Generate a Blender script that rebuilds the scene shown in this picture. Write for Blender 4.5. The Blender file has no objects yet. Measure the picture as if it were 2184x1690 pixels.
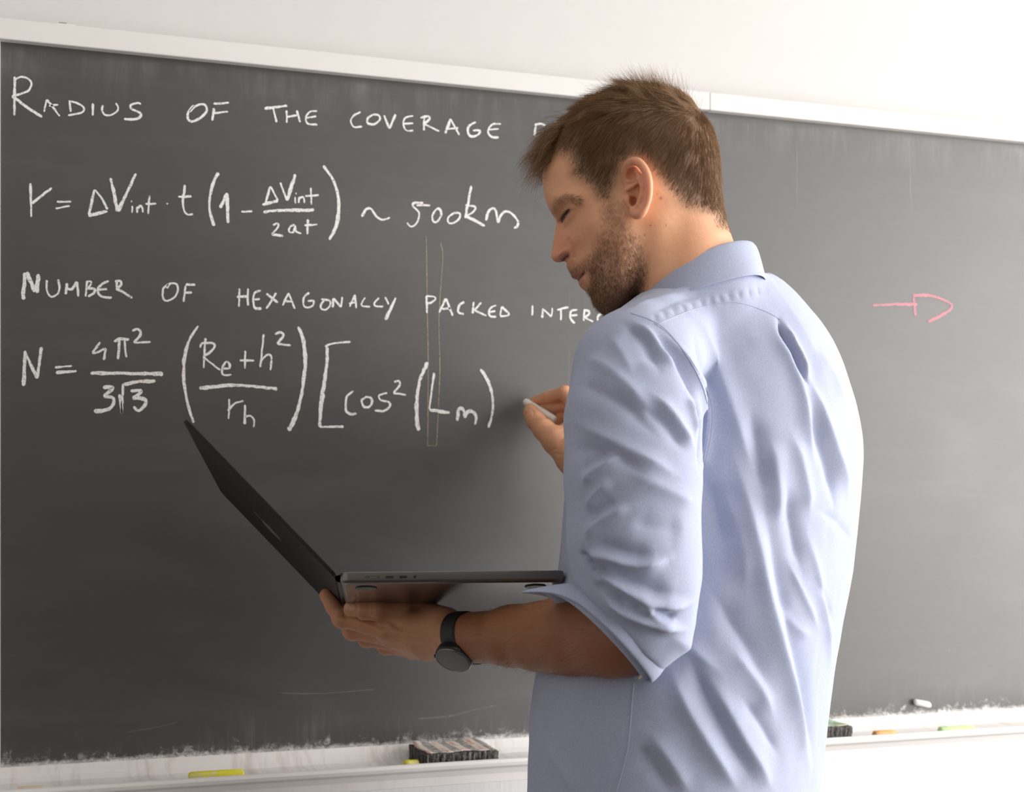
import bpy, bmesh, math, random
import numpy as np
from mathutils import Vector, Matrix
from mathutils.bvhtree import BVHTree

# ------------------------------------------------------------------ camera
SC = bpy.context.scene
COL = SC.collection
FPX = 3033.0                       # focal length in pixels of the 2184 px wide frame
YAW = math.radians(19.23)          # camera turned to the right of the wall normal
DWALL = 2.0777                     # camera to blackboard plane
EYE = 1.37                         # lens height
HOR = 1068.0                       # row of the horizon
CAM = np.array([0.0, -DWALL, EYE])
FW = np.array([math.sin(YAW), math.cos(YAW), 0.0])
RT = np.array([math.cos(YAW), -math.sin(YAW), 0.0])
UP = np.array([0.0, 0.0, 1.0])

cam_d = bpy.data.cameras.new('camera')
cam = bpy.data.objects.new('camera', cam_d)
COL.objects.link(cam)
cam.location = CAM
cam.rotation_euler = (math.pi / 2, 0, -YAW)
cam_d.sensor_width = 36.0
cam_d.lens = 36.0 * FPX / 2184.0
cam_d.shift_y = (HOR - 845.0) / 2184.0
cam_d.clip_start = 0.05
cam_d.dof.use_dof = True
cam_d.dof.focus_distance = 1.66
cam_d.dof.aperture_fstop = 7.0
SC.camera = cam

# ------------------------------------------------------------------ light
SC.view_settings.view_transform = 'Standard'
SC.view_settings.look = 'None'
SC.view_settings.gamma = 1.0
SC.view_settings.use_curve_mapping = False
SC.view_settings.exposure = 0.58

world = bpy.data.worlds.new('overcast_sky')
SC.world = world
world.use_nodes = True
wn = world.node_tree.nodes
wn['Background'].inputs[0].default_value = (0.86, 0.93, 1.0, 1)
wn['Background'].inputs[1].default_value = 1.5

ROOM_X0, ROOM_X1, ROOM_Y0, ROOM_Z1 = -2.6, 3.1, -5.2, 3.1
WIN = [(-2.55, -0.40), (-5.0, -2.75)]   # y spans of the two windows in the right wall
WZ0, WZ1 = 0.40, 2.75
def area(name, loc, rot, sx, sy, power, color=(1, 1, 1)):
    l = bpy.data.lights.new(name, 'AREA')
    l.shape = 'RECTANGLE'; l.size = sx; l.size_y = sy; l.energy = power; l.color = color
    o = bpy.data.objects.new(name, l); COL.objects.link(o)
    o.location = loc; o.rotation_euler = rot
    return o
# daylight coming in through the two windows on the right
for (wy0, wy1), pw in zip(WIN, (94.0, 62.0)):
    area('window_daylight', (ROOM_X1 + 0.22, (wy0 + wy1) / 2, (WZ0 + WZ1) / 2), (0, math.radians(90), 0), WZ1 - WZ0, wy1 - wy0, pw, (1.0, 0.945, 0.885))

# ------------------------------------------------------------------ helpers
def P(px, py, d):
    """world point seen at pixel (px,py) at distance d along the camera axis"""
    return CAM + FW * d + RT * ((px - 1092.0) / FPX * d) + UP * ((HOR - py) / FPX * d)
def PX(p):
    q = np.asarray(p) - CAM
    d = q @ FW
    return 1092 + FPX * (q @ RT) / d, HOR - FPX * (q @ UP) / d, d
def B(px, py, y=0.0):
    """point of the plane y on the ray through a pixel"""
    dv = FW + RT * ((px - 1092.0) / FPX) + UP * ((HOR - py) / FPX)
    return CAM + dv * ((y + DWALL) / dv[1])

def link(o, parent=None):
    COL.objects.link(o)
    if parent is not None:
        o.parent = parent
        o.matrix_parent_inverse = parent.matrix_world.inverted() if parent.type != 'EMPTY' else Matrix.Translation(-Vector(parent.location))
    return o
def mesh_obj(name, V, Fc, mat=None, parent=None, smooth=True):
    me = bpy.data.meshes.new(name)
    V = np.asarray(V, dtype=np.float64)
    if isinstance(Fc, np.ndarray):
        n = len(Fc); k = Fc.shape[1]
        me.vertices.add(len(V)); me.vertices.foreach_set('co', V.astype(np.float32).ravel())
        me.loops.add(n * k); me.loops.foreach_set('vertex_index', Fc.astype(np.int32).ravel())
        me.polygons.add(n); me.polygons.foreach_set('loop_start', np.arange(0, n * k, k, dtype=np.int32))
        me.update(calc_edges=True); me.validate()
    else:
        me.from_pydata([tuple(v) for v in V], [], [tuple(f) for f in Fc])
        me.update()
    if smooth:
        me.polygons.foreach_set('use_smooth', np.ones(len(me.polygons), dtype=bool))
    if mat is not None: me.materials.append(mat)
    return link(bpy.data.objects.new(name, me), parent)
def bm_obj(name, bm, mat=None, parent=None, smooth=False, bevel=0.0, seg=2):
    bmesh.ops.recalc_face_normals(bm, faces=bm.faces)
    me = bpy.data.meshes.new(name); bm.to_mesh(me); bm.free()
    if mat is not None: me.materials.append(mat)
    if smooth: me.polygons.foreach_set('use_smooth', np.ones(len(me.polygons), dtype=bool))
    o = link(bpy.data.objects.new(name, me), parent)
    if bevel:
        m = o.modifiers.new('bevel', 'BEVEL'); m.width = bevel; m.segments = seg; m.limit_method = 'ANGLE'; m.angle_limit = 0.6
    return o
def bm_box(bm, x0, x1, y0, y1, z0, z1):
    vs = [bm.verts.new(c) for c in ((x0,y0,z0),(x1,y0,z0),(x1,y1,z0),(x0,y1,z0),(x0,y0,z1),(x1,y0,z1),(x1,y1,z1),(x0,y1,z1))]
    for f in ((0,3,2,1),(4,5,6,7),(0,1,5,4),(1,2,6,5),(2,3,7,6),(3,0,4,7)):
        bm.faces.new([vs[i] for i in f])
def box(name, x0, x1, y0, y1, z0, z1, mat, parent=None, bevel=0.0, seg=2):
    bm = bmesh.new(); bm_box(bm, x0, x1, y0, y1, z0, z1)
    return bm_obj(name, bm, mat, parent, bevel=bevel, seg=seg)
def empty(name, loc):
    o = bpy.data.objects.new(name, None); COL.objects.link(o); o.location = loc
    o.empty_display_size = 0.05
    return o
def tag(o, label=None, cat=None, group=None, kind=None):
    if label: o['label'] = label
    if cat: o['category'] = cat
    if group: o['group'] = group
    if kind: o['kind'] = kind
    return o
def catmull(pts, n=8, closed=False):
    p = np.asarray(pts, float)
    if len(p) == 2 and not closed:
        t = np.linspace(0, 1, n + 1)[:, None]; return p[0] * (1 - t) + p[1] * t
    if closed: q = np.vstack([p[-1], p, p[0], p[1]])
    else: q = np.vstack([2 * p[0] - p[1], p, 2 * p[-1] - p[-2]])
    out = []
    for i in range(1, len(q) - 2):
        a, b, c, d = q[i-1], q[i], q[i+1], q[i+2]
        for t in np.arange(n) / n:
            out.append(0.5 * (2*b + (c-a)*t + (2*a-5*b+4*c-d)*t*t + (3*b-a-3*c+d)*t**3))
    if not closed: out.append(p[-1])
    return np.array(out)

# ---- node material helper
class Mat:
    def __init__(s, name, color=(.8,.8,.8), rough=.5, **kw):
        s.m = bpy.data.materials.new(name); s.m.use_nodes = True
        s.t = s.m.node_tree; s.n = s.t.nodes; s.l = s.t.links
        s.b = s.n['Principled BSDF']
        s.b.inputs['Base Color'].default_value = (*color, 1); s.b.inputs['Roughness'].default_value = rough
        for k, v in kw.items(): s.b.inputs[k.replace('_', ' ')].default_value = v
    def node(s, typ, **kw):
        nd = s.n.new(typ)
        for k, v in kw.items():
            if k.startswith('i_'):
                key = k[2:]
                nd.inputs[int(key) if key.isdigit() else key.replace('_', ' ')].default_value = v
            else: setattr(nd, k, v)
        return nd
    def ln(s, a, b): s.l.new(a, b)
    def coord(s, scale=(1,1,1), kind='Object', loc=(0,0,0), rot=(0,0,0)):
        tc = s.node('ShaderNodeTexCoord'); mp = s.node('ShaderNodeMapping')
        mp.inputs['Scale'].default_value = scale; mp.inputs['Location'].default_value = loc; mp.inputs['Rotation'].default_value = rot
        s.ln(tc.outputs[kind], mp.inputs['Vector']); return mp.outputs['Vector']
    def noise(s, vec, scale=5, detail=4, rough=.55, dist=0.0):
        nd = s.node('ShaderNodeTexNoise'); nd.inputs['Scale'].default_value = scale; nd.inputs['Detail'].default_value = detail
        nd.inputs['Roughness'].default_value = rough; nd.inputs['Distortion'].default_value = dist
        s.ln(vec, nd.inputs['Vector']); return nd.outputs['Fac']
    def ramp(s, fac, stops):
        r = s.node('ShaderNodeValToRGB'); e = r.color_ramp.elements
        while len(e) < len(stops): e.new(0.5)
        for el, (p, c) in zip(e, stops):
            el.position = p; el.color = (*c, 1) if len(c) == 3 else c
        s.ln(fac, r.inputs['Fac']); return r.outputs['Color']
    def val(s, fac, a, b, c=0.0, d=1.0):
        r = s.node('ShaderNodeMapRange'); r.inputs[1].default_value = a; r.inputs[2].default_value = b
        r.inputs[3].default_value = c; r.inputs[4].default_value = d
        s.ln(fac, r.inputs[0]); return r.outputs[0]
    def math(s, op, a, b=None):
        nd = s.node('ShaderNodeMath', operation=op)
        for i, x in enumerate((a, b)):
            if x is None: continue
            if isinstance(x, (int, float)): nd.inputs[i].default_value = x
            else: s.ln(x, nd.inputs[i])
        return nd.outputs[0]
    def mix(s, fac, a, b):
        nd = s.node('ShaderNodeMix', data_type='RGBA')
        for i, x in ((0, fac), (6, a), (7, b)):
            if isinstance(x, (int, float)): nd.inputs[i].default_value = x
            elif isinstance(x, tuple): nd.inputs[i].default_value = (*x, 1)
            else: s.ln(x, nd.inputs[i])
        return nd.outputs[2]
    def bump(s, h, strength=.3, dist=.01):
        nd = s.node('ShaderNodeBump'); nd.inputs['Strength'].default_value = strength; nd.inputs['Distance'].default_value = dist
        s.ln(h, nd.inputs['Height']); s.ln(nd.outputs[0], s.b.inputs['Normal']); return nd
    def color(s, sock): s.ln(sock, s.b.inputs['Base Color'])

def M_paint(name, col, rough=.7, bump=.05):
    m = Mat(name, col, rough)
    v = m.coord()
    m.color(m.mix(m.val(m.noise(v, 3, 5), .3, .7), tuple(c * .97 for c in col), col))
    m.bump(m.noise(v, 180, 3), bump, .002)
    return m.m
M_WALL = M_paint('white_wall_paint', (.70, .682, .668))
M_CEIL = M_paint('white_ceiling_paint', (.86, .86, .85))
M_SIDE = M_paint('side_wall_paint', (.64, .61, .58))
M_DIM = M_paint('grey_rear_wall_paint', (.22, .21, .20))
M_FLOOR = M_paint('grey_linoleum', (.06, .055, .05), .45)

# ------------------------------------------------------------------ room shell
def structure(o): o['kind'] = 'structure'; return o
structure(box('floor', ROOM_X0, ROOM_X1, ROOM_Y0, .12, -.1, 0, M_FLOOR))
structure(box('ceiling', ROOM_X0, ROOM_X1, ROOM_Y0, .12, ROOM_Z1, ROOM_Z1 + .1, M_CEIL))
structure(box('wall_back', ROOM_X0 - .1, ROOM_X1 + .15, .02, .12, 0, ROOM_Z1, M_WALL))
structure(box('wall_left', ROOM_X0 - .1, ROOM_X0, ROOM_Y0, .02, 0, ROOM_Z1, M_SIDE))
structure(box('wall_front', ROOM_X0 - .1, ROOM_X1 + .15, ROOM_Y0 - .1, ROOM_Y0, 0, ROOM_Z1, M_DIM))
bm = bmesh.new()
ys = [ROOM_Y0, WIN[1][0], WIN[1][1], WIN[0][0], WIN[0][1], .02]
bm_box(bm, ROOM_X1, ROOM_X1 + .15, ROOM_Y0, .02, 0, WZ0)
bm_box(bm, ROOM_X1, ROOM_X1 + .15, ROOM_Y0, .02, WZ1, ROOM_Z1)
for a_, b_ in ((ys[0], ys[1]), (ys[2], ys[3]), (ys[4], ys[5])):
    bm_box(bm, ROOM_X1, ROOM_X1 + .15, a_, b_, WZ0, WZ1)
structure(bm_obj('wall_right', bm, M_WALL))
M_FRAME = Mat('white_window_frame', (.8, .8, .79), .4).m
gm = Mat('window_glass', (1, 1, 1), 0.02)
tr = gm.node('ShaderNodeBsdfTransparent'); gl = gm.node('ShaderNodeBsdfGlossy'); gl.inputs['Roughness'].default_value = .02
mx = gm.node('ShaderNodeMixShader'); mx.inputs[0].default_value = .06
gm.ln(tr.outputs[0], mx.inputs[1]); gm.ln(gl.outputs[0], mx.inputs[2]); gm.ln(mx.outputs[0], gm.n['Material Output'].inputs[0])
for i, (wy0, wy1) in enumerate(WIN):
    w = structure(empty('window_%d' % (i + 1), (ROOM_X1, (wy0 + wy1) / 2, WZ0)))
    bm = bmesh.new(); X0, X1, t = ROOM_X1 + .03, ROOM_X1 + .09, .05
    bm_box(bm, X0, X1, wy0, wy1, WZ0, WZ0 + t); bm_box(bm, X0, X1, wy0, wy1, WZ1 - t, WZ1)
    for yy in (wy0, (wy0 + wy1) / 2 - t / 2, wy1 - t): bm_box(bm, X0, X1, yy, yy + t, WZ0 + t, WZ1 - t)
    bm_obj('window_frame', bm, M_FRAME, w)
    for a_, b_ in ((wy0 + t, (wy0 + wy1) / 2 - t / 2), ((wy0 + wy1) / 2 + t / 2, wy1 - t)):
        bm = bmesh.new(); bm_box(bm, X0 + .025, X0 + .031, a_, b_, WZ0 + t, WZ1 - t)
        bm_obj('window_pane', bm, gm.m, w)
    box('window_sill', ROOM_X1 - .08, ROOM_X1 + .03, wy0, wy1, WZ0 - .03, WZ0, M_FRAME, w)
# ------------------------------------------------------------------ blackboard
BX0, BX1 = B(1, 900)[0], 2.92
BZ1, BZ0 = B(0, 82)[2], B(0, 1638)[2]
LIPY, LIPZ = -.12, B(0, 1687, -.12)[2]

bd = Mat('blackboard_slate', (.02, .02, .02), .5)
v1 = bd.coord()
vs = bd.coord(scale=(1, 1, 2.4), rot=(0, .18, 0))
sm = bd.noise(vs, 2.2, 6, .62, 1.2)
smear = bd.val(sm, .46, .80, 0, .028)
wipe = bd.val(bd.noise(bd.coord(scale=(.8, 1, 9), rot=(0, -.22, 0)), 3.2, 5, .6, .7), .52, .80, 0, .016)
sep = bd.node('ShaderNodeSeparateXYZ'); tc = bd.node('ShaderNodeTexCoord'); bd.ln(tc.outputs['Object'], sep.inputs[0])
z = sep.outputs[2]
# chalk dust never wiped off along the top and the bottom edge, with vertical runs
runs = bd.noise(bd.coord(scale=(42, 1, 5)), 1.0, 5, .7, .3)
runs2 = bd.noise(bd.coord(scale=(9, 1, 7)), 1.0, 4, .6, .5)
topd = bd.math('MULTIPLY', bd.val(z, BZ1 - .075, BZ1 - .012, 0, 1), bd.val(bd.math('MULTIPLY', runs, runs2), .22, .46, 0, .13))
topd = bd.math('MULTIPLY', topd, bd.val(z, BZ1 - .010, BZ1 - .016, .25, 1))
patch = bd.val(bd.noise(bd.coord(scale=(5.5, 1, .2), loc=(.4, 0, 0)), 1.0, 3, .6), .38, .62, .45, 1.0)
edge = bd.math('ADD', z, bd.val(bd.noise(bd.coord(scale=(26, 1, 20)), 1.6, 8, .8, .4), .3, .7, -.020, .020))
botd = bd.math('MULTIPLY', bd.math('MULTIPLY', bd.val(edge, BZ0 + .012, BZ0 + .002, 0, 1), patch), bd.val(bd.noise(bd.coord(scale=(50, 1, 60)), 1.6, 6, .8, .8), .44, .62, .0, .75))
botrun = bd.math('MULTIPLY', bd.val(z, BZ0 + .075, BZ0 + .01, 0, 1), bd.val(bd.math('MULTIPLY', bd.noise(bd.coord(scale=(95, 1, 9)), 1.0, 4, .7, .2), runs2), .27, .42, 0, .09))
bline = bd.val(bd.math('ADD', z, bd.val(bd.noise(bd.coord(scale=(40, 1, 40)), 2.0, 5, .7), .3, .7, -.004, .004)), BZ0 + .006, BZ0 + .001, 0, .5)
spk = bd.val(bd.noise(v1, 240, 2, .5), .735, .80, 0, .10)
dust = bd.math('ADD', bd.math('ADD', bd.math('ADD', smear, wipe), bd.math('ADD', topd, botd)), bd.math('ADD', botrun, bd.math('ADD', bline, spk)))
bd.color(bd.mix(dust, (.031, .0285, .027), (.78, .75, .75)))
rg = bd.val(sm, .3, .75, .47, .54)
bd.ln(rg, bd.b.inputs['Roughness'])
bd.b.inputs['Specular IOR Level'].default_value = 1.0
bd.b.inputs['IOR'].default_value = 1.56
bd.bump(bd.noise(v1, 420, 3, .6), .06, .0012)
M_BOARD = bd.m

board = tag(empty('blackboard', (BX0, 0, BZ0)), 'long dark grey blackboard with white chalk formulas, white top rail and chalk tray', 'blackboard')
box('board_panel', BX0, BX1, 0.0, .0195, BZ0, BZ1, M_BOARD, board)
M_RAIL = M_paint('white_lacquered_rail', (.80, .775, .755), .4, .01)
RZ = B(0, 37, -.014)[2]
xs = B(1514, 220, -.014)[0]
for a_, b_ in ((BX0 - .3, xs - .0002), (xs + .0002, BX1 + .1)):
    box('top_rail', a_, b_, -.014, .0195, B(0, 82, -.014)[2], RZ, M_RAIL, board, bevel=.0015)
box('side_rail', BX0 - .3, BX0, -.004, .0195, BZ0, B(0, 82, -.014)[2] , M_RAIL, board)
# tray: extruded profile (y,z) running along the wall
ty = Mat('chalky_white_tray', (.85, .82, .80), .5)
vv = ty.coord(scale=(55, 3, 14))
drip = ty.val(ty.math('MULTIPLY', ty.noise(vv, 1.0, 4, .65, .2), ty.noise(ty.coord(scale=(7, 2, 3)), 1, 3)), .26, .40, 0, .55)
tsp = ty.node('ShaderNodeSeparateXYZ'); ttc = ty.node('ShaderNodeTexCoord'); ty.ln(ttc.outputs['Object'], tsp.inputs[0])
drip = ty.math('MULTIPLY', drip, ty.val(tsp.outputs[1], LIPY + .006, LIPY + .010))
ty.color(ty.mix(drip, (.88, .85, .835), (.50, .40, .34)))
M_TRAY = ty.m
prof = [(.0195, BZ0), (-.002, BZ0), (-.004, BZ0 - .004), (-.010, .9895), (-.018, .9830), (-.100, .9800), (-.108, .9815), (LIPY + .0065, LIPZ - .002), (LIPY + .004, LIPZ), (LIPY, LIPZ - .001),
        (LIPY - .002, LIPZ - .005), (LIPY - .001, LIPZ - .010), (LIPY + .004, LIPZ - .014), (LIPY + .007, LIPZ - .022), (LIPY + .007, .960), (.0195, .960)]
def extrude_profile(name, prof, x0, x1, mat, parent=None, n=1):
    V = []; Fc = []; k = len(prof)
    for i in range(n + 1):
        x = x0 + (x1 - x0) * i / n
        V += [(x, y, z) for y, z in prof]
    for i in range(n):
        for j in range(k):
            a, b = i * k + j, i * k + (j + 1) % k
            Fc.append((a, a + k, b + k, b))
    Fc.append(tuple(range(k))); Fc.append(tuple(range(n * k, n * k + k))[::-1])
    bm = bmesh.new(); bv = [bm.verts.new(v) for v in V]
    for f in Fc: bm.faces.new([bv[i] for i in f])
    return bm_obj(name, bm, mat, parent, bevel=.0004, seg=1)
extrude_profile('chalk_tray', prof, BX0 - .3, BX1 + .1, M_TRAY, board)
pn = Mat('white_lower_panel', (.80, .80, .81), .5)
br = pn.noise(pn.coord(scale=(140, 1, 8)), 1.5, 4, .6)
pn.color(pn.mix(pn.val(br, .3, .7), (.78, .78, .79), (.83, .83, .84))); pn.bump(br, .15, .002)
structure(box('trim_1', ROOM_X0 + .01, ROOM_X1 - .01, LIPY + .0068, .0195, .10, .9599, pn.m))

# ------------------------------------------------------------------ chalk writing
ck = Mat('white_chalk_line', (.86, .84, .83), .9)
gv = ck.coord()
grain = ck.math('MULTIPLY', ck.noise(gv, 900, 2, .6), ck.noise(ck.coord(scale=(1, 1, 1)), 260, 3, .7))
alpha = ck.val(grain, .13, .22, .25, 1.0)
def chalk_mat(name, col, lo=.13, hi=.22, amin=.25, amax=1.0):
    c = Mat(name, col, .9)
    g = c.math('MULTIPLY', c.noise(c.coord(), 900, 2, .6), c.noise(c.coord(), 260, 3, .7))
    c.ln(c.val(g, lo, hi, amin, amax), c.b.inputs['Alpha']); return c.m
M_CHALK = chalk_mat('white_chalk_dust', (.88, .86, .85))
M_PINK = chalk_mat('pink_chalk_dust', (.66, .29, .34), .12, .2, .35)
M_TAN = chalk_mat('dried_tan_run', (.38, .31, .22), .12, .26, .12)
CA, CB_, CC, CD, CE = (3.12, 0, 0), (3.0729, 600, 150), (3.12, 0, 540), (3.12, 600, 560), (2.817, 1500, 100)
rs = np.random.RandomState(7)
def strokes(name, items, mat, parent, off=.0004):
    """items: (crop, width px, points): chalk lines drawn on the board, each a thin raised ribbon"""
    V = []; Fc = []
    for crop, w, pts in items:
        s, ox, oy = crop
        q = np.array(pts, float) / s + np.array([ox, oy])
        q = catmull(q, 8)
        if len(q) < 2: continue
        W3 = np.array([B(a, b, -off) for a, b in q])
        seg = np.linalg.norm(np.diff(W3, axis=0), axis=1); L = np.concatenate([[0], np.cumsum(seg)])
        n = max(3, int(L[-1] / .0012)); t = np.linspace(0, L[-1], n)
        c = np.stack([np.interp(t, L, W3[:, i]) for i in range(3)], 1)
        tan = np.gradient(c, axis=0); tan /= np.linalg.norm(tan, axis=1)[:, None] + 1e-9
        nrm = np.stack([-tan[:, 2], 0 * tan[:, 0], tan[:, 0]], 1)
        hw = .43 * w / 1480.0
        jit = np.convolve(rs.normal(size=n + 8), np.ones(5) / 5, 'same')[4:4 + n]
        jit2 = np.convolve(rs.normal(size=n + 8), np.ones(5) / 5, 'same')[4:4 + n]
        cap = np.minimum(1, np.sqrt(np.minimum(t, L[-1] - t) / (hw * .9) + .12))
        slow = 1 + .16 * np.sin(t / .017 + rs.uniform(0, 6))
        a = hw * cap * slow
        o = np.array([0, -1e-5 * (len(V) % 23), 0])
        b0 = len(V)
        L_ = c + nrm * (a * (1 + .35 * jit))[:, None] + o; R_ = c - nrm * (a * (1 + .35 * jit2))[:, None] + o
        for i in range(n): V.append(L_[i]); V.append(R_[i])
        for i in range(n - 1): Fc.append((b0 + 2*i, b0 + 2*i + 1, b0 + 2*i + 3, b0 + 2*i + 2))
    return mesh_obj(name, V, Fc, mat, parent, smooth=False)
def dot(crop, x, y, r=9): return (crop, 6.5, [(x - r*.4, y), (x + r*.4, y + 1)])
A, Bq, C, D = CA, CB_, CC, CD
N_, T_ = 5.2, 8.5
head1 = [(A,N_,[(98,510),(96,770)]),(A,N_,[(98,530),(150,512),(200,535),(207,575),(170,615),(80,640)]),(A,7.5,[(80,640),(160,700),(280,780)]),
 (A,N_,[(312,662),(293,745)]),(A,N_,[(312,662),(350,710),(398,775)]),(A,N_,[(325,705),(388,697)]),
 (A,N_,[(462,668),(470,745)]),(A,N_,[(455,672),(510,685),(555,715),(550,745),(500,760),(452,768)]),(A,N_,[(617,688),(617,770)]),
 (A,N_,[(685,700),(680,735),(700,765),(740,765),(780,740),(787,715),(770,686)]),
 (A,N_,[(938,695),(920,685),(870,700),(875,725),(930,750),(935,775),(900,795),(825,792)]),
 (A,N_,[(1290,700),(1255,745),(1250,790),(1280,808),(1340,780),(1375,735),(1365,700),(1330,695),(1290,715),(1262,745)]),
 (A,N_,[(1420,690),(1525,685)]),(A,N_,[(1425,720),(1412,803)]),(A,N_,[(1425,755),(1518,743)]),
 (A,7.5,[(1760,722),(1912,705)]),(A,N_,[(1818,718),(1840,815)]),(A,N_,[(1908,735),(1908,818)]),(A,N_,[(1975,735),(1998,815)]),(A,N_,[(1905,780),(1985,765)]),
 (A,N_,[(2110,738),(2060,745),(2035,785),(2050,825),(2112,830)]),(A,N_,[(2035,785),(2105,775)]),
 (Bq,N_,[(520,272),(470,300),(455,340),(480,372),(530,368)]),(Bq,N_,[(600,290),(565,315),(570,350),(615,350),(645,320),(635,292),(600,290)]),
 (Bq,N_,[(672,295),(708,382)]),(Bq,N_,[(708,382),(748,287)]),(Bq,N_,[(865,300),(815,310),(800,350),(820,395),(865,395)]),(Bq,N_,[(800,350),(865,348)]),
 (Bq,N_,[(935,310),(935,395)]),(Bq,N_,[(910,310),(960,303),(970,320),(935,350)]),(Bq,N_,[(935,352),(1035,400)]),
 (Bq,N_,[(1110,318),(1075,415)]),(Bq,N_,[(1110,318),(1165,425)]),(Bq,N_,[(1085,385),(1160,378)]),
 (Bq,N_,[(1275,340),(1230,365),(1225,415),(1250,435),(1290,420),(1300,395),(1255,395)]),
 (Bq,N_,[(1440,352),(1385,355),(1355,395),(1375,435),(1425,440)]),(Bq,N_,[(1355,390),(1425,385)]),
 (Bq,N_,[(1668,355),(1660,430)]),(Bq,N_,[(1660,358),(1700,350),(1730,362)])]
eq1 = [(A,N_,[(203,1220),(208,1445)]),(A,N_,[(212,1355),(345,1250)]),(A,5,[(378,1343),(475,1343)]),(A,5,[(370,1388),(465,1370)]),
 (A,N_,[(630,1262),(590,1430)]),(A,N_,[(630,1262),(675,1320),(715,1395)]),(A,7,[(588,1437),(715,1408)]),(A,7,[(735,1185),(785,1408)]),(A,7,[(785,1408),(905,1155)]),
 (A,N_,[(880,1370),(880,1418)]),dot(A,875,1340),(A,N_,[(915,1375),(912,1418)]),(A,N_,[(915,1390),(935,1370),(948,1390),(950,1415)]),
 (A,N_,[(995,1300),(985,1425)]),(A,N_,[(968,1358),(1040,1355)]),dot(A,1113,1355,14),(A,N_,[(1230,1230),(1218,1340),(1225,1400),(1250,1428),(1285,1425)]),
 (A,N_,[(1185,1310),(1275,1308)]),(A,7,[(1455,1150),(1425,1200),(1398,1300),(1395,1400),(1425,1505)]),(A,6.5,[(1465,1385),(1510,1285)]),(A,7.5,[(1510,1285),(1518,1485)]),
 (A,N_,[(1605,1410),(1680,1407)]),(A,N_,[(1800,1240),(1765,1355)]),(A,N_,[(1800,1240),(1850,1335)]),(A,6.5,[(1745,1362),(1850,1338)]),
 (A,N_,[(1865,1215),(1908,1335)]),(A,7,[(1908,1335),(1965,1160)]),(A,5,[(1965,1310),(1965,1355)]),dot(A,1970,1288),(A,5,[(1990,1310),(1988,1352)]),
 (A,5,[(1990,1322),(2015,1310),(2025,1330),(2025,1352)]),(A,N_,[(2068,1250),(2072,1362)]),(A,N_,[(2030,1305),(2122,1298)]),
 (A,7.5,[(1752,1413),(1850,1402),(2090,1398)]),(A,N_,[(1815,1500),(1845,1487),(1850,1510),(1808,1562)]),(A,N_,[(1808,1562),(1885,1570)]),
 (A,N_,[(1960,1495),(1930,1510),(1922,1540),(1950,1545),(1965,1500)]),(A,N_,[(1965,1500),(1970,1540),(2005,1555)]),(A,N_,[(2048,1460),(2045,1560)]),(A,N_,[(2025,1500),(2112,1495)]),
 (Bq,8,[(275,625),(340,720),(375,850),(365,1000),(315,1112)]),(Bq,N_,[(527,960),(555,915),(590,910),(625,960),(665,980),(712,965)]),
 (Bq,N_,[(975,885),(885,885)]),(Bq,N_,[(930,870),(870,870),(862,890),(900,930),(900,970),(880,1010),(850,1025),(822,1000)]),
 (Bq,N_,[(1015,910),(990,950),(995,990),(1025,990),(1048,945),(1035,910),(1015,910)]),(Bq,N_,[(1130,935),(1095,965),(1095,1000),(1130,1000),(1170,965),(1165,935),(1130,935)]),
 (Bq,7,[(1243,757),(1225,860),(1205,970)]),(Bq,N_,[(1205,885),(1270,895),(1255,930),(1210,955)]),(Bq,7,[(1210,955),(1335,1020)]),
 (Bq,7,[(1340,985),(1355,930),(1385,905),(1405,920),(1420,1000)]),(Bq,7,[(1420,1000),(1440,950),(1475,925),(1520,950),(1550,990),(1545,1025),(1525,1035)])]
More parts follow.
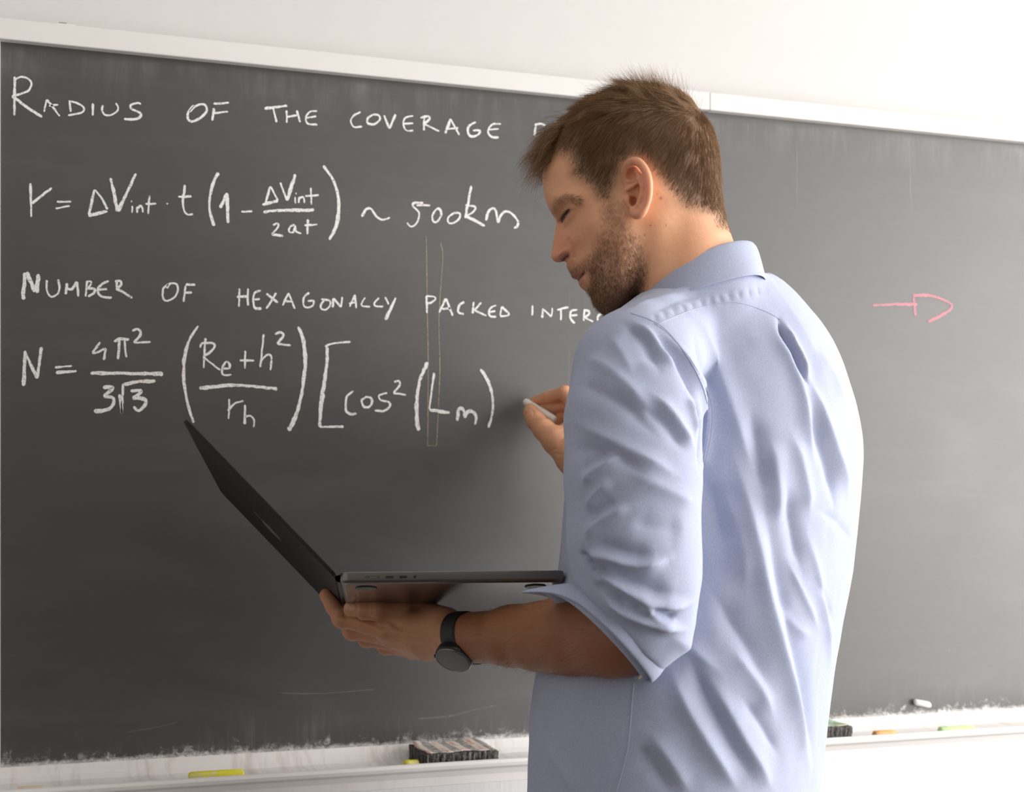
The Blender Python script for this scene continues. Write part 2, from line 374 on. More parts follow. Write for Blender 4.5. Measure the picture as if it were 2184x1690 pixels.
head2 = [(C,8,[(165,130),(155,310)]),(C,9,[(180,125),(230,260)]),(C,8,[(255,140),(245,265)]),(C,N_,[(310,180),(312,250),(340,290),(380,275),(395,240),(388,175)]),
 (C,N_,[(447,200),(437,275)]),(C,N_,[(447,238),(480,238),(512,190)]),(C,N_,[(512,190),(522,290)]),(C,N_,[(578,185),(570,290)]),(C,N_,[(575,190),(605,190),(600,215),(580,235)]),
 (C,N_,[(580,235),(630,240),(625,265),(585,290)]),(C,N_,[(725,185),(680,205),(650,245),(675,290),(745,295)]),(C,N_,[(655,245),(715,240)]),
 (C,N_,[(775,185),(778,250)]),(C,N_,[(765,190),(800,185),(805,210),(780,240)]),(C,N_,[(780,240),(830,265),(880,300)]),
 (C,N_,[(1120,205),(1085,240),(1085,300),(1115,318),(1165,290),(1185,240),(1170,205),(1130,205),(1110,235)]),(C,N_,[(1235,210),(1300,213)]),(C,N_,[(1235,215),(1222,325)]),(C,N_,[(1235,265),(1278,262)]),
 (C,N_,[(1592,235),(1590,358)]),(C,N_,[(1650,235),(1648,350)]),(C,N_,[(1575,292),(1650,288)]),(C,N_,[(1735,248),(1695,265),(1685,310),(1695,365),(1740,370)]),(C,N_,[(1690,310),(1730,305)]),
 (C,N_,[(1772,270),(1850,330)]),(C,N_,[(1838,265),(1772,370)]),(C,N_,[(1920,265),(1880,350)]),(C,N_,[(1920,265),(1962,372)]),(C,N_,[(1900,320),(1950,322)]),
 (D,N_,[(185,200),(150,235),(148,285),(175,300),(210,285),(215,255),(175,258)]),(D,N_,[(285,250),(262,285),(270,312),(300,312),(325,280),(318,252),(265,245)]),
 (D,N_,[(345,238),(342,300)]),(D,N_,[(345,238),(398,298)]),(D,N_,[(398,298),(405,228)]),(D,N_,[(490,215),(455,295)]),(D,N_,[(490,215),(498,305)]),(D,N_,[(450,275),(498,265)]),
 (D,N_,[(560,235),(535,270),(540,290),(590,295)]),(D,N_,[(650,235),(620,270),(630,292),(678,292)]),(D,N_,[(690,230),(715,280)]),(D,7,[(762,235),(735,290),(692,382)]),
 (D,N_,[(965,225),(970,338)]),(D,N_,[(960,225),(1015,228),(1025,245),(1000,265),(960,278)]),(D,N_,[(1095,240),(1050,335)]),(D,N_,[(1095,240),(1140,355)]),(D,N_,[(1070,310),(1130,305)]),
 (D,N_,[(1218,262),(1185,285),(1178,330),(1215,345)]),(D,N_,[(1280,262),(1272,340)]),(D,N_,[(1330,265),(1285,320)]),(D,N_,[(1285,318),(1365,355)]),
 (D,N_,[(1430,285),(1395,300),(1380,335),(1395,360),(1430,360)]),(D,N_,[(1382,330),(1425,325)]),(D,N_,[(1465,295),(1455,355)]),(D,N_,[(1465,295),(1510,335),(1505,355),(1455,358)]),
 (D,N_,[(1672,285),(1670,353)]),(D,N_,[(1740,305),(1737,370)]),(D,N_,[(1740,308),(1797,362)]),(D,N_,[(1797,362),(1803,302)]),(D,N_,[(1835,315),(1912,298)]),(D,N_,[(1860,312),(1860,385)]),
 (D,N_,[(1970,315),(1930,325),(1922,365),(1945,400),(1955,398)]),(D,N_,[(1925,355),(1970,350)]),(D,N_,[(2015,320),(2012,390)]),(D,N_,[(2010,320),(2045,325),(2045,345),(2018,365)]),(D,N_,[(2018,365),(2075,395)]),
 (D,N_,[(2150,335),(2115,348),(2105,380),(2130,400)])]
eq2 = [(C,7,[(168,650),(155,885)]),(C,7,[(168,665),(248,835)]),(C,7,[(248,835),(275,625)]),(C,N_,[(365,762),(480,750)]),(C,7,[(372,797),(510,785)]),
 (C,N_,[(668,592),(620,665),(705,635)]),(C,N_,[(705,635),(690,712)]),(C,8,[(758,590),(800,572),(860,575)]),(C,N_,[(795,580),(785,708)]),(C,N_,[(828,580),(840,695)]),
 (C,N_,[(880,520),(910,507),(935,520),(930,550),(890,597)]),(C,N_,[(890,597),(1003,592)]),(C,T_,[(602,800),(830,800),(1085,805)]),
 (C,8,[(685,895),(740,890),(745,905),(690,955)]),(C,8,[(690,955),(755,965),(750,1010),(710,1045),(625,1052)]),(C,N_,[(795,940),(810,1070)]),(C,N_,[(810,1070),(820,870)]),(C,T_,[(820,875),(930,855),(1035,855)]),
 (C,8,[(868,918),(935,915),(930,935),(880,965)]),(C,8,[(880,965),(965,975),(960,1020),(920,1048),(888,1020)]),(C,7,[(1320,485),(1260,580),(1225,720),(1225,860),(1250,1010),(1290,1130)]),
 (C,N_,[(1365,565),(1355,765)]),(C,N_,[(1330,630),(1350,600),(1425,605),(1410,650),(1355,685)]),(C,N_,[(1350,690),(1465,780)]),(C,N_,[(1480,770),(1525,765),(1525,735),(1500,725),(1478,770),(1485,810),(1540,810)]),
 (C,N_,[(1632,650),(1630,770)]),(C,N_,[(1595,715),(1692,715)]),(C,N_,[(1755,540),(1732,760)]),(C,N_,[(1735,720),(1775,680),(1805,690),(1800,780)]),
 (C,N_,[(1830,540),(1870,527),(1885,550),(1845,605)]),(C,N_,[(1845,605),(1935,615)]),(C,9,[(1985,490),(2020,590),(2030,740),(2010,920),(1970,1080),(1922,1185)]),
 (C,8,[(1325,900),(1580,880),(1845,905)]),(C,N_,[(1525,970),(1522,1105)]),(C,N_,[(1515,1050),(1565,1000),(1622,985)]),(C,N_,[(1630,1010),(1628,1140)]),(C,N_,[(1630,1090),(1665,1085),(1690,1110),(1688,1160)]),
 (D,9,[(305,560),(300,700),(265,940),(255,1095)]),(D,N_,[(290,560),(340,540),(460,528)]),(D,N_,[(255,1095),(415,1093)]),(D,N_,[(480,855),(435,900),(430,980),(460,1010),(500,1005)]),
 (D,N_,[(560,900),(535,920),(550,960),(585,960),(605,925),(590,900),(555,895)]),(D,N_,[(705,868),(650,885),(660,915),(715,930),(720,960),(680,990),(622,985)]),
 (D,N_,[(750,795),(785,790),(785,820),(745,870)]),(D,N_,[(745,870),(830,882)]),(D,9,[(975,665),(930,760),(905,880),(900,1000),(912,1120)]),(D,N_,[(1015,735),(1000,850),(985,980)]),(D,7,[(985,982),(1050,990),(1120,1000)]),
 (D,7,[(1170,1055),(1178,990),(1195,970),(1215,990),(1220,1035)]),(D,7,[(1220,1035),(1235,1000),(1265,990),(1295,1020),(1290,1080)]),(D,7.5,[(1325,710),(1380,800),(1408,920),(1400,1020),(1378,1100)])]
def words(name, items, mat, gap):
    """split a written line into its words or terms: strokes closer than gap pixels belong together"""
    bx = []
    for crop, w, pts in items:
        q = np.array(pts, float) / crop[0] + np.array(crop[1:]); bx.append([*q.min(0), *q.max(0)])
    lab = list(range(len(items)))
    for i in range(len(items)):
        for j in range(i):
            a, b = bx[i], bx[j]
            if a[0] - gap < b[2] and b[0] - gap < a[2] and a[1] - gap < b[3] and b[1] - gap < a[3]:
                old, new = lab[i], lab[j]; lab = [new if l == old else l for l in lab]
    for l in dict.fromkeys(lab): strokes(name, [it for it, k in zip(items, lab) if k == l], mat, board)
words('chalk_word', head1, M_CHALK, 30); words('chalk_formula', eq1, M_CHALK, 18)
words('chalk_word', head2, M_CHALK, 22); words('chalk_formula', eq2, M_CHALK, 17)
tag(strokes('chalk_arrow', [(CE,7,[(1020,1553),(1150,1548),(1285,1548)]),(CE,7,[(1262,1485),(1275,1615)]),(CE,7.5,[(1265,1495),(1350,1495),(1430,1515),(1490,1550),(1470,1590),(1350,1655)])], M_PINK, board), 'pink chalk arrow')
PXC = (1, 0, 0)
for it in [(PXC,2.2,[(909,503),(911,640),(913,784),(912,951)]),(PXC,2.2,[(940,518),(944,547),(938,640),(936,700),(938,790),(933,912),(931,951)]),(PXC,2.2,[(910,951),(932,951)]),
  ]: strokes('dried_run', [it], M_TAN, board, .0003)
sm_m = chalk_mat('faint_wiped_chalk', (.62, .61, .61), .20, .40, .02, .30)
for it in [(PXC,2,[(1214,620),(1214,740),(1212,830)]),(PXC,2.2,[(1246,600),(1248,650),(1250,715)]),(PXC,3,[(598,1478),(650,1480),(720,1478),(800,1470)]),(PXC,4,[(888,1534),(960,1528),(1010,1515),(1060,1505)]),(PXC,3,[(270,1563),(330,1552),(380,1541)]),
  (PXC,6,[(1938,300),(1940,345),(1944,460)]),(PXC,4,[(1700,440),(1700,300)]),(PXC,4,[(1560,1440),(1563,1500)])]: strokes('chalk_smear', [it], sm_m, board, .0003)
# ------------------------------------------------------------------ things on the tray
def chalk_stick(name, px, z, y, length, r, ang, mat, label, taper=.9):
    """a round stick lying in the tray; px = pixel column of its left end"""
    x0 = B(px, 1650, y)[0]
    bm = bmesh.new(); n = 20
    prof_ = [(0, .55), (.012, .82), (.04, .98), (.3, 1.0), (.7, .97), (.95, taper), (.985, taper * .8), (1, taper * .5)]
    rings = []
    for t, k in prof_:
        rings.append([bm.verts.new((t * length, r * k * math.cos(2*math.pi*i/n) * (1 + .03 * math.sin(3*i + 9*t)), r * k * math.sin(2*math.pi*i/n))) for i in range(n)])
    for a, b in zip(rings, rings[1:]):
        for i in range(n): bm.faces.new((a[i], a[(i+1) % n], b[(i+1) % n], b[i]))
    bm.faces.new(rings[0][::-1]); bm.faces.new(rings[-1])
    o = bm_obj(name, bm, mat, smooth=True)
    o.location = (x0, y, z); o.rotation_euler = (0, 0, ang)
    return tag(o, label, 'chalk')
def M_stick(name, c1, c2):
    m = Mat(name, c1, .85); v = m.coord()
    m.color(m.mix(m.val(m.noise(v, 90, 4, .6), .52, .68), c1, c2)); m.bump(m.noise(v, 500, 3), .3, .001); return m.m
FLZ = .9805
M_YEL = M_stick('yellow_chalk_stick', (.86, .80, .06), (.82, .74, .45))
chalk_stick('chalk_stick', 402, FLZ + .0085, -.088, .076, .0082, .03, M_YEL, 'yellow chalk stick lying alone in the left part of the tray')
chalk_stick('chalk_stick', 862, FLZ + .0082, -.098, .022, .0080, .15, M_YEL, 'yellow chalk poking out from under the newsprint topped eraser')
chalk_stick('chalk_stick', 38, FLZ + .0066, -.098, .032, .0065, .05, M_stick('beige_chalk_stick', (.78, .62, .48), (.80, .72, .62)), 'short beige chalk stub at the far left end of the tray')
chalk_stick('chalk_stick', 1864, FLZ + .0086, -.100, .042, .0085, .0, M_stick('orange_chalk_stick', (.90, .45, .13), (.88, .6, .35)), 'orange chalk stub in the tray right of the man')
chalk_stick('chalk_stick', 2003, FLZ + .0086, -.100, .068, .0083, .0, M_stick('green_chalk_stick', (.62, .86, .38), (.7, .85, .55)), 'pale green chalk stick at the right end of the tray')

# felt erasers
ft = Mat('dusty_black_felt', (.05, .047, .044), .95)
fv = ft.coord(scale=(1, 1, .25))
ft.color(ft.mix(ft.val(ft.noise(fv, 330, 4, .7), .42, .70), (.035, .033, .031), (.33, .31, .29)))
ft.bump(ft.noise(fv, 300, 4, .7), 1.0, .004)
M_FELT = ft.m
def eraser(x0, x1, y0, y1, z0, z1, covermat, label, seed):
    e = tag(empty('board_eraser', ((x0 + x1)/2, (y0 + y1)/2, z0)), label, 'eraser')
    rr = random.Random(seed)
    # felt body: dense strips, subdivided and roughened so the edges look woolly
    bm = bmesh.new(); bmesh.ops.create_grid(bm, x_segments=2, y_segments=2, size=1); bm.free()
    nx, ny, nz = 70, 40, 14
    def body(u, v, w):
        return (x0 + (x1 - x0) * u, y0 + (y1 - y0) * v, z0 + (z1 - z0) * w)
    V = {}; verts = []; faces = []
    rnd = np.random.RandomState(seed)
    def vid(i, j, k):
        key = (i, j, k)
        if key not in V:
            p = np.array(body(i / nx, j / ny, k / nz))
            c = np.array([(x0 + x1)/2, (y0 + y1)/2, (z0 + z1)/2])
            dirv = np.array([np.sign(i/nx-.5) if i in (0, nx) else 0, np.sign(j/ny-.5) if j in (0, ny) else 0, np.sign(k/nz-.5) if k in (0, nz) else 0], float)
            dd = np.linalg.norm(dirv)
            if dd > 0: dirv /= dd
            strip = .0008 * math.sin(i * 2 * math.pi / 5.0) if j in (0, ny) else .0008 * math.sin(j * 2 * math.pi / 5.0)
            p = p + dirv * (rnd.normal() * .00055 + strip - (.0012 if dd > 1.2 else 0))
            # waist in the side and a slightly flared bottom
            wv = k / nz
            p[:2] = c[:2] + (p[:2] - c[:2]) * (1 - .012 * math.sin(wv * math.pi))
            V[key] = len(verts); verts.append(p)
        return V[key]
    for i in range(nx):
        for j in range(ny):
            for k in (0, nz):
                faces.append((vid(i,j,k), vid(i+1,j,k), vid(i+1,j+1,k), vid(i,j+1,k)))
    for i in range(nx):
        for k in range(nz):
            for j in (0, ny): faces.append((vid(i,j,k), vid(i+1,j,k), vid(i+1,j,k+1), vid(i,j,k+1)))
    for j in range(ny):
        for k in range(nz):
            for i in (0, nx): faces.append((vid(i,j,k), vid(i,j+1,k), vid(i,j+1,k+1), vid(i,j,k+1)))
    bm = bmesh.new(); bv = [bm.verts.new(p) for p in verts]
    for f in faces: bm.faces.new([bv[q] for q in f])
    bm_obj('felt_pad', bm, M_FELT, e, smooth=True)
    # worn cover on the back, a little smaller, corners lifted
    nx, ny = 24, 20; verts = []; faces = []
    for s, h in ((0, .0014), (1, .0001)):
        for i in range(nx + 1):
            for j in range(ny + 1):
                u, v = i / nx, j / ny
                lift = .0035 * max(0, 1 - math.hypot(u, 1 - v) * 3.2) + .003 * max(0, 1 - math.hypot(1 - u, 1 - v) * 3.5) + .0008 * math.sin(9*u + 4*v + seed)
                ins = .004 + .0015 * math.sin(13 * u + 7 * v)
                verts.append((x0 + ins + (x1 - x0 - 2*ins) * u, y0 + ins + (y1 - y0 - 2*ins) * v, z1 + h + .0008 + lift))
    m = (nx + 1) * (ny + 1)
    for i in range(nx):
        for j in range(ny):
            a = i * (ny + 1) + j; q = (a, a + ny + 1, a + ny + 2, a + 1)
            faces.append(q); faces.append(tuple(m + t for t in q[::-1]))
    bd_ = [i * (ny + 1) for i in range(nx + 1)] + [nx * (ny + 1) + j for j in range(1, ny + 1)] + [i * (ny + 1) + ny for i in range(nx - 1, -1, -1)] + [j for j in range(ny - 1, 0, -1)]
    for a, b in zip(bd_, bd_[1:] + bd_[:1]): faces.append((b, a, a + m, b + m))
    mesh_obj('cover', verts, faces, covermat, e)
    return e
def cover_mat(name, x0, x1, y0, y1, kind):
    m = Mat(name, (.8, .75, .7), .8)
    tc = m.node('ShaderNodeTexCoord'); sp = m.node('ShaderNodeSeparateXYZ'); m.ln(tc.outputs['Object'], sp.inputs[0])
    u = m.val(sp.outputs[0], x0, x1); v = m.val(sp.outputs[1], y0, y1)
    if kind == 'print':
        # cream and grey columns, blocks of red and lines of small print, worn
        cells = m.math('FRACT', m.math('MULTIPLY', u, 4.0))
        grey = m.val(m.math('ADD', cells, m.val(m.noise(m.coord(), 60, 3), .3, .7, -.06, .06)), .50, .54)
        red = m.math('MULTIPLY', m.val(m.noise(m.coord(), 150, 3, .7), .47, .53), m.math('MULTIPLY', m.val(cells, .04, .08), m.val(cells, .34, .28)))
        band = m.val(m.math('ABSOLUTE', m.math('SUBTRACT', m.math('FRACT', m.math('MULTIPLY', v, 2.0)), .42)), .34, .28)
        red = m.math('MULTIPLY', red, band)
        txt = m.math('MULTIPLY', m.val(m.math('SINE', m.math('MULTIPLY', u, 260.0)), .2, .6), m.val(m.noise(m.coord(), 200, 2), .5, .56))
        base = m.mix(m.math('MULTIPLY', txt, .25), (.80, .72, .64), (.45, .36, .32))
        base = m.mix(m.math('MULTIPLY', red, .8), base, (.62, .20, .22))
        gtex = m.mix(m.val(m.noise(m.coord(), 120, 5, .7), .4, .65), (.22, .21, .20), (.62, .58, .54))
        c = m.mix(grey, base, gtex)
        rim = m.val(v, .10, .06)
        c = m.mix(rim, c, (.82, .74, .66))
    else:
        n = m.noise(m.coord(), 26, 4, .6, .6)
        c = m.ramp(n, [(.36, (.70, .66, .55)), (.47, (.28, .46, .24)), (.56, (.62, .75, .62)), (.68, (.45, .55, .52))])
        c = m.mix(m.val(v, .14, .10), c, (.66, .58, .50))
    m.color(c); return m.m
ex0, ex1 = .556, .667
eraser(ex0, ex1, -.107, -.010, FLZ + .0008, 1.004, cover_mat('worn_newsprint_cover', ex0, ex1, -.115, -.006, 'print'),
       'black felt eraser with worn cream, grey and red printed cover left of the man', 3)
ex0, ex1 = 1.155, 1.266
eraser(ex0, ex1, -.107, -.010, FLZ + .0008, 1.0085, cover_mat('worn_green_cover', ex0, ex1, -.115, -.006, 'green'),
       'dark felt eraser with mottled green cover right of the man', 5)
# white magnet on the board, metal clip on the rail
c0, c1 = B(1947, 1497), B(1979, 1503)
bm = bmesh.new(); L_ = np.linalg.norm(c1 - c0); n = 16
rings = []
for t, k in ((-.02, .4), (0, .8), (.06, 1), (.94, 1), (1, .8), (1.02, .4)):
    c = c0 + (c1 - c0) * t
    rings.append([bm.verts.new((c[0] - .15 * .0055 * k * math.cos(2*math.pi*i/n), -.0055 - .0055 * k * math.sin(2*math.pi*i/n), c[2] + .0055 * k * math.cos(2*math.pi*i/n))) for i in range(n)])
for a, b in zip(rings, rings[1:]):
    for i in range(n): bm.faces.new((a[i], a[(i+1) % n], b[(i+1) % n], b[i]))
bm.faces.new(rings[0]); bm.faces.new(rings[-1])
tag(bm_obj('bar_magnet', bm, Mat('white_plastic', (.85, .83, .82), .4).m, smooth=True), 'small white bar magnet stuck low on the blackboard right of the man', 'magnet')
x0 = B(122, 45, -.008)[0]
clip = tag(empty('rail_clip', (x0, -.006, RZ)), 'tiny cream and grey clip lying on the top rail, far left', 'clip')
box('clip_bar', x0, x0 + .024, -.010, -.002, RZ + .0002, RZ + .0022, Mat('cream_plastic', (.85, .82, .7), .5).m, clip, bevel=.0006)
box('clip_head', x0 + .002, x0 + .013, -.008, -.003, RZ + .0023, RZ + .0045, Mat('grey_metal', (.35, .38, .4), .35, Metallic=.7).m, clip, bevel=.001)
# ------------------------------------------------------------------ implicit-surface tools (camera-aligned metres: X right, F away, U up)
f32 = np.float32
def Q(px, py, d): return np.array([(px - 1092.0) / FPX * d, d, (HOR - py) / FPX * d])
def W(q):
    q = np.asarray(q); return CAM + q[..., 0:1] * RT + q[..., 1:2] * FW + q[..., 2:3] * UP
def smin(a, b, k):
    h = np.clip(.5 + .5 * (b - a) / k, 0, 1)
    return b * (1 - h) + a * h - k * h * (1 - h)
def smax(a, b, k): return -smin(-a, -b, k)
def cone(p, a, b, ra, rb):
    a = np.asarray(a, f32); b = np.asarray(b, f32); ab = b - a
    px, py, pz = p[0] - a[0], p[1] - a[1], p[2] - a[2]
    t = np.clip((px * ab[0] + py * ab[1] + pz * ab[2]) / max(1e-9, float(ab @ ab)), 0, 1)
    return np.sqrt((px - t * ab[0])**2 + (py - t * ab[1])**2 + (pz - t * ab[2])**2) - (ra + (rb - ra) * t)
def chain(p, pts, k=.004):
    """pts: list of (q, r) -> smooth union of tapered segments"""
    d = None
    for (a, ra), (b, rb) in zip(pts, pts[1:]):
        c = cone(p, a, b, ra, rb)
        d = c if d is None else smin(d, c, k)
    return d
def ellip(p, c, axes, radii):
    c = np.asarray(c, f32); v = [p[i] - c[i] for i in range(3)]
    s = 0; g = 0
    for ax, r in zip(axes, radii):
        t = v[0] * ax[0] + v[1] * ax[1] + v[2] * ax[2]
        s = s + (t / r)**2; g = g + (t / (r * r))**2
    s = np.sqrt(s + 1e-12); g = np.sqrt(g + 1e-12)
    return s * (s - 1) / g
def grid(lo, hi, h):
    ax = [np.arange(lo[i], hi[i] + h, h, dtype=f32) for i in range(3)]
    return ax, (ax[0][:, None, None], ax[1][None, :, None], ax[2][None, None, :])
def surface_nets(Fv, ax, h, iso=0.0):
    Fv = Fv.astype(f32) - iso
    S = Fv < 0
    n0, n1, n2 = Fv.shape
    c = np.zeros((n0 - 1, n1 - 1, n2 - 1), np.uint8)
    for dx in (0, 1):
        for dy in (0, 1):
            for dz in (0, 1): c += S[dx:n0-1+dx, dy:n1-1+dy, dz:n2-1+dz]
    I = np.argwhere((c > 0) & (c < 8))
    acc = np.zeros((len(I), 3)); cnt = np.zeros(len(I))
    corner = [(dx, dy, dz) for dx in (0, 1) for dy in (0, 1) for dz in (0, 1)]
    vals = {k: Fv[I[:, 0] + k[0], I[:, 1] + k[1], I[:, 2] + k[2]] for k in corner}
    for a in corner:
        for d in range(3):
            if a[d] == 0:
                b = list(a); b[d] = 1; b = tuple(b)
                va, vb = vals[a], vals[b]; m = (va < 0) != (vb < 0)
                t = va[m] / (va[m] - vb[m])
                pt = np.tile(np.array(a, float), (m.sum(), 1)); pt[:, d] += t
                acc[m] += pt; cnt[m] += 1
    V = I + acc / cnt[:, None]
    V = np.stack([ax[d][0] + V[:, d] * h for d in range(3)], 1)
    idx = -np.ones(c.shape, np.int64); idx[I[:, 0], I[:, 1], I[:, 2]] = np.arange(len(I))
    quads = []
    for d in range(3):
        o1, o2 = [(1, 2), (2, 0), (0, 1)][d]
        sl = [slice(1, -1)] * 3; sl[d] = slice(0, -1)
        sh = [slice(1, -1)] * 3; sh[d] = slice(1, None)
        A_, B_ = S[tuple(sl)], S[tuple(sh)]
        E_ = np.argwhere(A_ != B_)
        if not len(E_): continue
        flip = B_[E_[:, 0], E_[:, 1], E_[:, 2]]
        base = E_ + 1; base[:, d] -= 1
        def at(u, v):
            b = base.copy(); b[:, o1] += u; b[:, o2] += v
            return idx[b[:, 0], b[:, 1], b[:, 2]]
        q = np.stack([at(-1, -1), at(0, -1), at(0, 0), at(-1, 0)], 1)
        q[flip] = q[flip][:, ::-1]
        quads.append(q)
    Fq = np.concatenate(quads); Fq = Fq[np.all(Fq >= 0, axis=1)]
    used = np.zeros(len(V), bool); used[Fq.ravel()] = True
    remap = np.cumsum(used) - 1
    return V[used], remap[Fq]
def edges_of(Fq):
    e = np.concatenate([Fq[:, [i, (i + 1) % Fq.shape[1]]] for i in range(Fq.shape[1])])
    e = np.sort(e, 1); return np.unique(e, axis=0)
def smooth_mesh(V, Fq, it=4, lam=.5, mu=-.52, E=None):
    if E is None: E = edges_of(Fq)
    n = len(V); deg = np.bincount(E.ravel(), minlength=n)[:, None]
    for i in range(it):
        for w in (lam, mu):
            s = np.stack([np.bincount(E[:, 0], V[E[:, 1], k], n) + np.bincount(E[:, 1], V[E[:, 0], k], n) for k in range(3)], 1)
            V = V + w * (s / np.maximum(deg, 1) - V)
    return V
def vnormals(V, Fq):
    n = np.cross(V[Fq[:, 2]] - V[Fq[:, 0]], V[Fq[:, 3]] - V[Fq[:, 1]])
    N = np.stack([sum(np.bincount(Fq[:, j], n[:, k], len(V)) for j in range(4)) for k in range(3)], 1)
    return N / (np.linalg.norm(N, axis=1)[:, None] + 1e-12)
def seg_dist2d(x, y, pts, closed=False):
    """distance to a polyline and, when closed, an inside mask"""
    pts = np.asarray(pts, f32); n = len(pts); best = np.full(np.broadcast(x, y).shape, 1e9, f32)
    inside = np.zeros(best.shape, bool)
    for i in range(n if closed else n - 1):
        a, b = pts[i], pts[(i + 1) % n]; ab = b - a
        t = np.clip(((x - a[0]) * ab[0] + (y - a[1]) * ab[1]) / (ab @ ab + 1e-12), 0, 1)
        best = np.minimum(best, (x - a[0] - t * ab[0])**2 + (y - a[1] - t * ab[1])**2)
        if closed:
            cr = ((a[1] > y) != (b[1] > y)) & (x < (b[0] - a[0]) * (y - a[1]) / (b[1] - a[1] + 1e-12) + a[0])
            inside ^= cr
    best = np.sqrt(best)
    return (best, inside) if closed else best
def in_poly(x, y, pts):
    pts = np.asarray(pts, float); ins = np.zeros(np.shape(x), bool)
    for i in range(len(pts)):
        a, b = pts[i], pts[(i + 1) % len(pts)]
        ins ^= ((a[1] > y) != (b[1] > y)) & (x < (b[0] - a[0]) * (y - a[1]) / (b[1] - a[1] + 1e-12) + a[0])
    return ins

# ------------------------------------------------------------------ head (sagittal profile, swelled to the half-breadth of a head)
PHI = math.radians(8.0)
HO = Q(1390, 400, 1.60)
E_B = np.array([math.cos(PHI), -math.sin(PHI), 0.0])       # towards the back of the head
E_L = np.array([-math.sin(PHI), -math.cos(PHI), 0.0])      # his left, towards the camera
def HX(px, py, lat=0.0):
    """head coordinates (back, up) of the point seen at a pixel, lat metres left of the mid plane"""
    c, s = math.cos(PHI), math.sin(PHI); k = (px - 1092.0) / FPX
    a = (k * (HO[1] - lat * c) - HO[0] + lat * s) / (c + k * s)
    dep = HO[1] - a * s - lat * c
    return np.array([a, (HOR - py) / FPX * dep - HO[2]])
def HXP(pts, lat=0.0): return np.array([HX(x, y, lat) for x, y in pts])
def HQ(a, u, lat): return HO + E_B * a + np.array([0, 0, 1.0]) * u + E_L * lat
prof_px = [(1160,362),(1157.5,384),(1160.5,408),(1164.5,430),(1172,448),(1181,461),(1186,470),(1186.5,477),(1184.5,489),(1181,511),(1177.5,533),(1175.5,545),(1178,553),(1184,558),(1192,559.5),
 (1202,558),(1208,559),(1208.5,565),(1209,572),(1214,579),(1217.5,586),(1220,592),(1226,594.5),(1230,596),(1233.5,601),(1235,608),(1239,614),(1246,619.5),(1254,625),(1259.5,631),(1263,641),(1270,654),(1282,665),(1297,671),
 (1318,664),(1345,645),(1385,610),(1440,570),(1500,520),(1530,480),(1533,445),(1534,410),(1536,370),(1533,325),(1522,285),(1503,250),(1478,224),(1445,207),(1405,196),(1360,194),(1315,200),(1270,216),(1230,240),(1198,272),(1175,310),(1165,340)]
PROF = HXP(prof_px)
# (px, py, half breadth m, edge rounding m)
HW = [(1420,310,.0775,.085),(1340,300,.076,.08),(1480,340,.071,.075),(1360,400,.0745,.08),(1250,300,.066,.065),(1250,380,.0635,.05),(1200,330,.058,.055),(1205,400,.0545,.035),(1180,400,.052,.035),(1215,428,.054,.026),
 (1180,435,.047,.022),(1208,458,.037,.016),(1226,458,.0475,.018),(1196,468,.017,.012),(1190,490,.0115,.010),(1205,495,.023,.012),(1186,520,.0115,.010),(1181,545,.0105,.010),(1200,545,.0172,.010),(1204,553,.0165,.008),
 (1222,520,.036,.014),(1228,490,.046,.02),(1262,478,.0655,.03),(1290,470,.069,.04),(1255,520,.055,.03),(1219,545,.0215,.010),(1232,545,.034,.014),(1235,560,.036,.018),(1213,568,.016,.013),(1224,588,.017,.012),(1242,586,.0275,.014),(1232,605,.019,.013),
 (1262,575,.044,.024),(1290,550,.058,.03),(1340,560,.064,.04),(1320,610,.056,.03),(1290,625,.045,.028),(1268,625,.034,.026),(1275,650,.027,.026),(1300,655,.037,.024),(1380,560,.058,.05),(1330,480,.0725,.06),(1420,470,.064,.06),(1480,430,.060,.065),(1500,480,.052,.05),(1440,540,.05,.05),(1520,380,.062,.07),(1400,220,.070,.09),(1500,260,.068,.08)]
ctrl = np.array([HX(x, y, h) for x, y, h, r in HW]); hv = np.array([h for *_, h, r in HW]); rv = np.array([r for *_, r in HW])
def tps_fit(c, v, lam=1e-5):
    n = len(c); d = np.linalg.norm(c[:, None] - c[None], axis=2) * 10
    K = np.where(d > 0, d * d * np.log(d + 1e-12), 0) + lam * np.eye(n)
    Pm = np.hstack([np.ones((n, 1)), c * 10]); M = np.block([[K, Pm], [Pm.T, np.zeros((3, 3))]])
    return np.linalg.solve(M, np.concatenate([v, np.zeros(3)]))
def tps_eval(wt, c, x, y):
    out = wt[-3] + wt[-2] * x * 10 + wt[-1] * y * 10
    for (cx, cy), w in zip(c, wt):
        d2 = ((x - cx)**2 + (y - cy)**2) * 100
        out = out + w * .5 * d2 * np.log(d2 + 1e-12)
    return out
